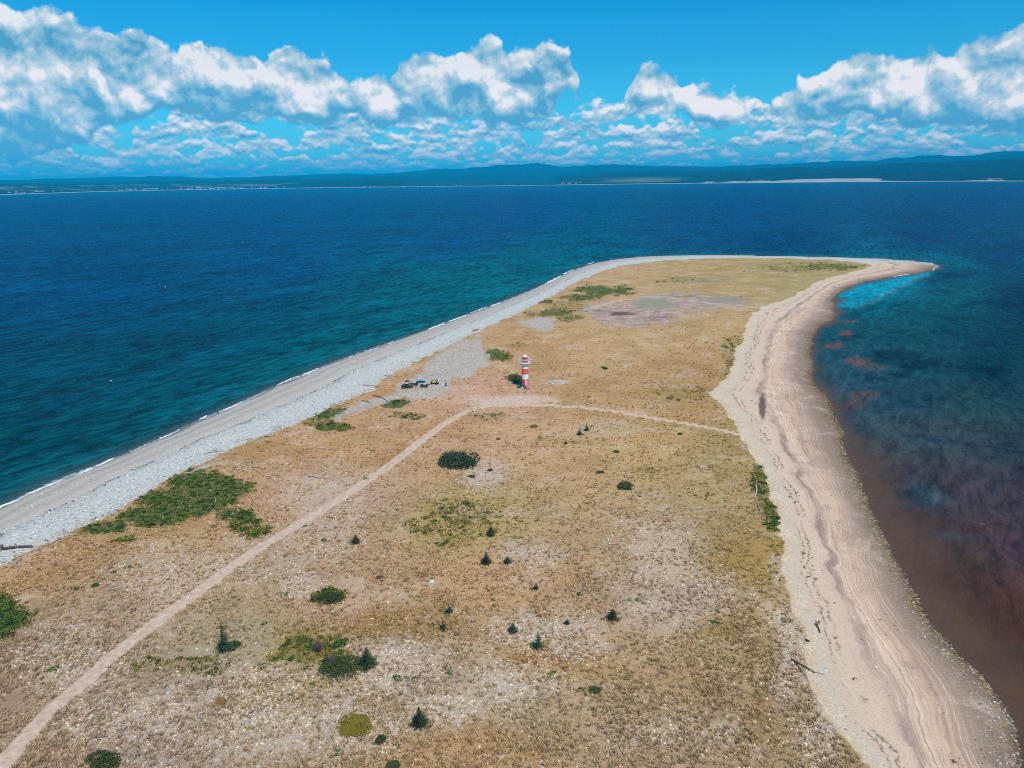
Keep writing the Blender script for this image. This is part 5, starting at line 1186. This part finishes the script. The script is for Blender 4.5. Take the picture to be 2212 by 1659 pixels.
# ------------------------------------------------------------------ driftwood
def log(x0, y0, x1, y1, dia=0.28, label=None, group=None, mat='wood', branch=None, bend=0.06, seed=0, roots=False):
    r_ = random.Random(seed + int(x0 * 7 + y0)); a = on(x0, y0); b = on(x1, y1); L_ = (b - a).length
    root = empty('driftwood_log', a, 0, label=label or 'bleached driftwood log lying in the dry grass', cat='driftwood', group=group)
    d = b - a; n_ = Vector((-d.y, d.x, 0)).normalized(); pts = []
    for i in range(6):
        t_ = i / 5; p_ = d * t_ + n_ * math.sin(t_ * 3.14) * L_ * bend * r_.uniform(.6, 1.2); p_.z += dia * .45 + r_.uniform(0, .03); pts.append(p_)
    MB().tube(pts, [dia * .5 * (1 - .45 * i / 5) * r_.uniform(.9, 1.1) for i in range(6)], 7).build('trunk', K[mat], root, True)
    for bx in (branch or []):
        t_, ang, bl = bx; o2 = d * t_ + Vector((0, 0, dia * .5)); dd = d.normalized().copy(); dd.rotate(Euler((0, 0, ang)))
        MB().tube([o2, o2 + dd * bl * .5 + Vector((0, 0, .12)), o2 + dd * bl + Vector((0, 0, .05))], [dia * .25, dia * .18, dia * .08], 5).build('branch', K[mat], root, True)
    if roots:
        for k_ in range(9):
            an = k_ * .7; v_ = -d.normalized() * r_.uniform(.1, .5) + n_ * math.cos(an) * dia * 1.6 + Vector((0, 0, abs(math.sin(an)) * dia * 1.5))
            MB().tube([Vector((0, 0, dia * .4)), Vector((0, 0, dia * .4)) + v_], [dia * .25, .03], 5).build('root', K[mat], root)
    return root
gW = 'driftwood logs along the top of the left beach'; gG = 'driftwood logs lying in the grass left of the track'
log(440,981,474,975,.34,'long straight pale log on the cobbles, alone above the grass edge',gW)
log(458,974.5,470,971.5,.28,'short forked driftwood piece just above the long pale log',gW,branch=[(.6,.8,1.0),(.3,-.7,.8)])
log(512.6,954.5,560,944,.30,'long thin log at the top of the beach in the larger wood pile',gW)
log(545,949,580,940,.32,'pale log overlapping the upper end of the larger wood pile',gW)
log(537,951.5,569,944.5,.34,'thick pale log in the middle of the larger wood pile',gW,branch=[(.4,1.0,1.6)])
log(533.5,959,540,948,.30,'upright leaning stub at the lower end of the larger wood pile',gW)
log(526,972,531.5,958,.16,'thin pole pointing down the slope below the larger wood pile',gW)
log(588,930,606,920,.30,'log at the foot of the tangled heap by the cobbles',gW,branch=[(.5,1.2,1.8),(.8,-.9,1.5)])
log(592,935,609,927,.24,'lower log of the tangled heap by the cobbles',gW,branch=[(.3,.9,1.5)])
log(600,921,611,934,.22,'log crossing the tangled heap by the cobbles',gW,branch=[(.5,-1.2,1.4)])
log(510.8,1013.9,535.5,1019.5,.36,'pale log in the grass beyond the large green patch, thick end left',gG,branch=[(.05,2.4,2.0)])
log(496,1018,511,1013.5,.2,'thin curved branch touching a pale log beyond the green patch',gG,bend=.2)
log(546,997,546.5,1011,.26,'upright looking pale log pointing towards the camera in the grass',gG,branch=[(.9,.9,.9),(.9,-.9,.9)])
log(538,998,572,996.5,.16,'thin horizontal pole at the far end of another log',gG)
log(664,1029,692.5,1034,.40,'thick bleached log, brightest of those left of the track',gG)
log(688,1030.5,706,1034,.26,'thinner log touching the right end of the brightest log',gG)
log(682,967.5,706,970.5,.30,'pale log in the pink grass, upper left of a cracked one',gG)
log(710,971,728,974,.22,'short log right of a pale log in the pink grass',gG)
log(759.7,959,790,961.5,.30,'long pale log nearest the bend of the track',gG)
log(657,1048,673,1054,.22,'small hooked branch below the brightest log',gG,bend=.15)
log(600,1026,612,1035,.26,'short diagonal log between two larger ones',gG)
log(598,1043,620,1046,.16,'thin grey pole among the pale stones',gG)
log(545,1075,548,1082,.22,'small pale stump at the right edge of the large green patch',gG,branch=[(.7,1.0,.7)])
log(463,1075,466,1085,.18,'small white stick inside the large green patch',gG)
log(784.5,832.5,816.8,835.5,.38,'long log at the top of the beach left of the vehicles',gW)
log(839,812,859,813.5,.34,'pale log between the cobbles and the gravel flat, left of another',gW)
log(859.5,812.6,877,811.4,.30,'pale log end to end with another beside the gravel flat',gW)
log(831,811,849,818.5,.28,'log slanting under a pale one beside the gravel flat',gW)
log(905.5,799,913.8,803.5,.30,'short log alone on the gravel above the turquoise vehicle','logs on the gravel flat')
log(916,817.2,938,808.8,.26,'long straight pole on the gravel behind the turquoise vehicle','logs on the gravel flat')
log(720,873.5,754,880.8,.34,'pale log at the beach edge above the small green patches',gW)
log(805.7,854,839,869.6,.26,'dark thin log slanting across the gravel, longest of three','logs on the gravel flat',mat='woodd')
log(811,855.3,826,860,.20,'short dark stick beside the longest dark log','logs on the gravel flat',mat='woodd')
log(782,866,800,870.5,.22,'short dark log lowest of three on the gravel','logs on the gravel flat',mat='woodd')
log(7,1188,70,1183,.55,'weathered dark trunk with its root mass on the cobbles at the left edge',None,mat='woodd',roots=True)
log(137,1151,136,1166,.24,'pale log pointing down the slope, left of the large green patch',gW)
log(137,1146,149,1154.5,.24,'pale log meeting another at a corner left of the large green patch',gW)
log(119.7,1178,133.5,1167.5,.28,'pale log below the corner where two logs meet',gW,branch=[(.7,-.8,1.2)])
log(88,1179.3,109.6,1176.5,.26,'pale log right of the dark rooted trunk',gW)
log(20,1216.5,49,1233,.28,'forked white branch on the golden grass below the dark rooted trunk',gG,branch=[(.3,2.2,1.4)])
log(34,1205.5,75,1190,.26,'reddish pale log along the grass edge beneath the dark trunk',gW)
log(108,1156,136,1147.5,.22,'thin log along the top of the cobbles',gW)
log(-8,1213,12,1216,.3,'pale log at the left edge below the dark rooted trunk',gW)
log(236,1183,237,1190,.2,'small white stick in the golden grass below the large green patch',gG)
log(147,1157,168,1156,.2,'pale stick at the tip of the large green patch',gG)
log(1709,1426,1760,1455,.24,'long dark branch on the pale sand edge at the lower right','driftwood by the right hand beach',mat='woodd',branch=[(.12,-.55,4.2)],bend=.04)
log(1745,1449,1781,1459,.16,'white stick touching the end of the long dark branch','driftwood by the right hand beach')
log(1764,1352,1771,1368,.22,'red brown root with bare prongs at the top of the right beach','driftwood by the right hand beach',mat='woodd',roots=True)
log(1740,1383,1748,1388,.35,'short black stump at the top of the right beach','driftwood by the right hand beach',mat='woodd')
log(1630,1030,1632,1048,.24,'upper white log beside the green strip at the right','driftwood by the right hand beach')
log(1632,1049,1628.6,1076,.34,'longest white log beside the green strip at the right','driftwood by the right hand beach')
log(1635,1087,1641,1113,.22,'lower white log beside the green strip at the right','driftwood by the right hand beach')
log(1022,716,1034,712,.5,'dark lump of wood on the far part of the left beach',gW,mat='woodd')
log(1614,579,1628,580.5,.8,'white log far away near the end of the spit')
log(103,1418,110,1432,.16,'small white forked stick above the track at the left',gG,branch=[(.4,.9,.8)])
log(1186,828.5,1203,827.0,.5,'grey pole in the heap of pale stones right of the lighthouse')
rs_ = random.Random(99)
for k_ in range(46):   # small broken pieces strewn along the top of the left beach
    t_ = rs_.random(); xg = 60 + 780 * t_; yg = np.interp(xg, [60,140,230,330,440,510,610,700,800,840], [1190,1156,1113,1059,996,963,930,889,845,812]) + rs_.uniform(-7, 5)
    zn_ = 'left of the large green patch' if xg < 160 else ('beside the large green patch' if xg < 420 else ('between the large green patch and the tangled heap' if xg < 620 else 'between the tangled heap and the vehicles'))
    L_ = rs_.uniform(4, 13); an = rs_.uniform(-.5, .9)
    log(xg, yg, xg + L_, yg - L_ * .35 * an, rs_.uniform(.12, .24), 'small bleached stick at the beach top ' + zn_, 'small sticks at the beach top ' + zn_, mat='wood' if rs_.random() > .35 else 'woodd', seed=k_)
# ------------------------------------------------------------------ stones
def rock(px, py, wpx, seed, label, sq=.4, group=None):
    mb = MB(); vs = bmesh.ops.create_icosphere(mb.b, subdivisions=2, radius=.5)['verts']; r_ = random.Random(seed)
    for v in vs: v.co *= 1 + r_.uniform(-.16, .16); v.co.z = max(v.co.z * sq, -.05)
    o_ = mb.build('rock', K['stone']); o_.location = on(px, py); s_ = wpx * pxm(px, py); o_.scale = (s_, s_, s_); o_.rotation_euler = (0, 0, seed)
    return tag(o_, label, 'rock', group)
rock(932.5, 1256, 13, 1, 'flat white block alone in the tan grass left of the middle', .3)
rock(1087, 1209, 5, 2, 'white scrap of stone touching a small low spruce')
rock(671, 957, 4.5, 3, 'small white stone in the golden grass above the pale logs')
for k_ in range(16):
    rock(1188 + rs_.uniform(0, 36), 822 + rs_.uniform(0, 7), rs_.uniform(2.5, 5.5), 10 + k_, 'pale stone in the heap right of the lighthouse', .5, 'pale stones heaped right of the lighthouse')

# ------------------------------------------------------------------ surf
mb = MB(); rf_ = random.Random(5)
def wave(x0, y0, x1, y1, wd=1.0, off=0.0):
    a = at(x0, y0, .1); b = at(x1, y1, .1); n = max(6, int((b - a).length / .8)); d = (b - a).normalized(); nn = Vector((-d.y, d.x, 0))
    prev = None; dr_ = 0.0; wk = 1.0; n = int(n * 1.6)
    for i in range(n + 1):
        dr_ = dr_ * .9 + rf_.uniform(-.22, .22); wk = min(max(wk + rf_.uniform(-.35, .35), .12), 1.5)
        t_ = i / n; c_ = a.lerp(b, t_) + nn * (dr_ + off); w_ = .68 * wd * math.sin(3.14 * min(max(t_, .03), .97)) ** 1.2 * wk
        row = [c_ - nn * w_ * .5 + Vector((0, 0, -.06)), c_ + Vector((0, 0, .22 * rf_.uniform(.5, 1))), c_ + nn * w_ * .5 + Vector((0, 0, -.06))]
        row = [mb.b.verts.new(p_) for p_ in row]
        if prev: mb.b.faces.new((prev[0], row[0], row[1], prev[1])); mb.b.faces.new((prev[1], row[1], row[2], prev[2]))
        prev = row
for wv_ in [(-60,1126,48,1073,.8),(56,1070,136,1036,.8),(158,1031,205,1010,.7),(205,1008,247,991,1.0),(345,949,372,937,.4),(430,905,447,897.5,.7),(472,891,522,867.5,1.1),(598,834,646,812,1.1),(652,810,688,796,1.1),(722,786,757,771.5,1.2),(777,766,820,747.5,1.4),
   (838,744,850,738,.7),(924,712.5,963,696.5,1.5),(968,695,1012,679,1.6),(1016,676.5,1052,663,1.5),(1060,661,1078,653.5,1.3),(1148,629,1172,617,1.5),(1178,613,1212,595,2.2),(1216,592,1240,581.5,2.2),(1268,571,1286,565.5,2.0),(1990,566,2020,570,1.5),(2026,575,2012,585,1.0),(1965,592,1930,598,.8)]: wave(*wv_)
for (x, y, l) in [(238,823,4),(355,620,3),(523,523,2),(592,527,2),(752,475,2),(1127,640,3)]: wave(x, y, x + l, y - l * .2, .3 + pxm(x, y) * .35)
fo = mb.build('surf', simple('white_foam', (0.82, 0.86, 0.86), 0.9)); tag(fo, kind='structure')

# ------------------------------------------------------------------ far village
def house(azx, dy, lab, grp, w_=13, d_=9, h_=5, name='house', shared=None):
    a, _ = azel(azx, 400); j = int(np.clip(round((a - azs[0]) / (azs[1] - azs[0])), 0, NA - 1)); r_ = r_s[j] + dy
    q = Vector((math.sin(a) * r_, math.cos(a) * r_, far_z(a, r_) - 1))
    global _hw, _hr
    o_ = empty(name, q, rs_.uniform(-.5, .5), label=lab, cat='house', group=grp)
    hw_ = bpy.data.objects.new('wall', _hw); C.objects.link(hw_); hw_.parent = o_
    hr_ = bpy.data.objects.new('roof', _hr); C.objects.link(hr_); hr_.parent = o_
    o_.scale = (w_ / 12, d_ / 9, h_ / 5); return o_
mbw = MB().box((0, 0, 3.5), (12, 9, 7)); _hw = mbw.mesh('wall'); _hw.materials.append(K['hwall'])
mbr = MB(); mbr.quad((-6.4, -5, 6.8), (6.4, -5, 6.8), (6.4, 0, 10), (-6.4, 0, 10)).quad((6.4, 5, 6.8), (-6.4, 5, 6.8), (-6.4, 0, 10), (6.4, 0, 10)).tri((-6.4, -5, 6.8), (-6.4, 0, 10), (-6.4, 5, 6.8)).tri((6.4, -5, 6.8), (6.4, 5, 6.8), (6.4, 0, 10))
_hr = mbr.mesh('roof'); _hr.materials.append(K['hroof'])
for k_ in range(105):
    x = rs_.choice([rs_.uniform(5, 150), rs_.uniform(255, 340), rs_.gauss(450, 60), rs_.gauss(450, 50), rs_.gauss(480, 35), rs_.uniform(380, 620)])
    seg_ = 'in the thin row at the left end of the far village' if x < 250 else ('left of the church in the far village' if x < 410 else ('beside the church in the far village' if x < 500 else 'right of the church in the far village'))
    house(x, rs_.uniform(60, 420), 'pale house ' + seg_, 'pale houses ' + seg_, rs_.uniform(10, 26), rs_.uniform(8, 14), rs_.uniform(4, 7))
for k_ in range(16):
    x = rs_.uniform(1180, 1255); o_ = house(x, rs_.uniform(150, 900), 'white house on the low point beyond the bay', 'houses on the low point beyond the bay', rs_.uniform(10, 22), 9, rs_.uniform(4, 6))
for k_ in range(14):
    x = rs_.uniform(655, 1000); house(x, rs_.uniform(50, 120), 'pale cottage on the far sandbar', 'cottages on the far sandbar', rs_.uniform(8, 14), 8, 4)
a, _ = azel(427, 400); j = int(round((a - azs[0]) / (azs[1] - azs[0]))); r_ = r_s[j] + 420
ch = empty('church', (math.sin(a) * r_, math.cos(a) * r_, far_z(a, r_) - 1), .3, label='church with a tall pale steeple rising above the far village', cat='church')
MB().box((0, 0, 7), (36, 15, 14)).build('nave', K['hwall'], ch)
MB().quad((-18.5, -8, 13.8), (18.5, -8, 13.8), (18.5, 0, 20), (-18.5, 0, 20)).quad((18.5, 8, 13.8), (-18.5, 8, 13.8), (-18.5, 0, 20), (18.5, 0, 20)).build('roof', K['hroof'], ch)
MB().box((-20, 0, 15), (9, 9, 30)).build('tower', K['woodd'], ch); MB().box((-20, 0, 31), (7.5, 7.5, 26), taper=(.08, .08)).build('spire', K['hwall'], ch)
# ------------------------------------------------------------------ haze
bm = bmesh.new(); bmesh.ops.create_cube(bm, size=1.0)
bmesh.ops.scale(bm, vec=(66000, 66000, 730), verts=bm.verts); bmesh.ops.translate(bm, vec=(0, 15000, 357), verts=bm.verts)
hm = bpy.data.meshes.new('haze'); bm.to_mesh(hm); bm.free()
m_hz, N, out = new_mat('sea_air')
pv = N.node('ShaderNodeVolumePrincipled', {}, Color=(0.0, 0.60, 1.0), Density=0.00006, Anisotropy=-0.3)
N.l.new(pv.outputs[0], out.inputs['Volume'])
hz = link('haze', hm, m_hz); tag(hz, kind='stuff')
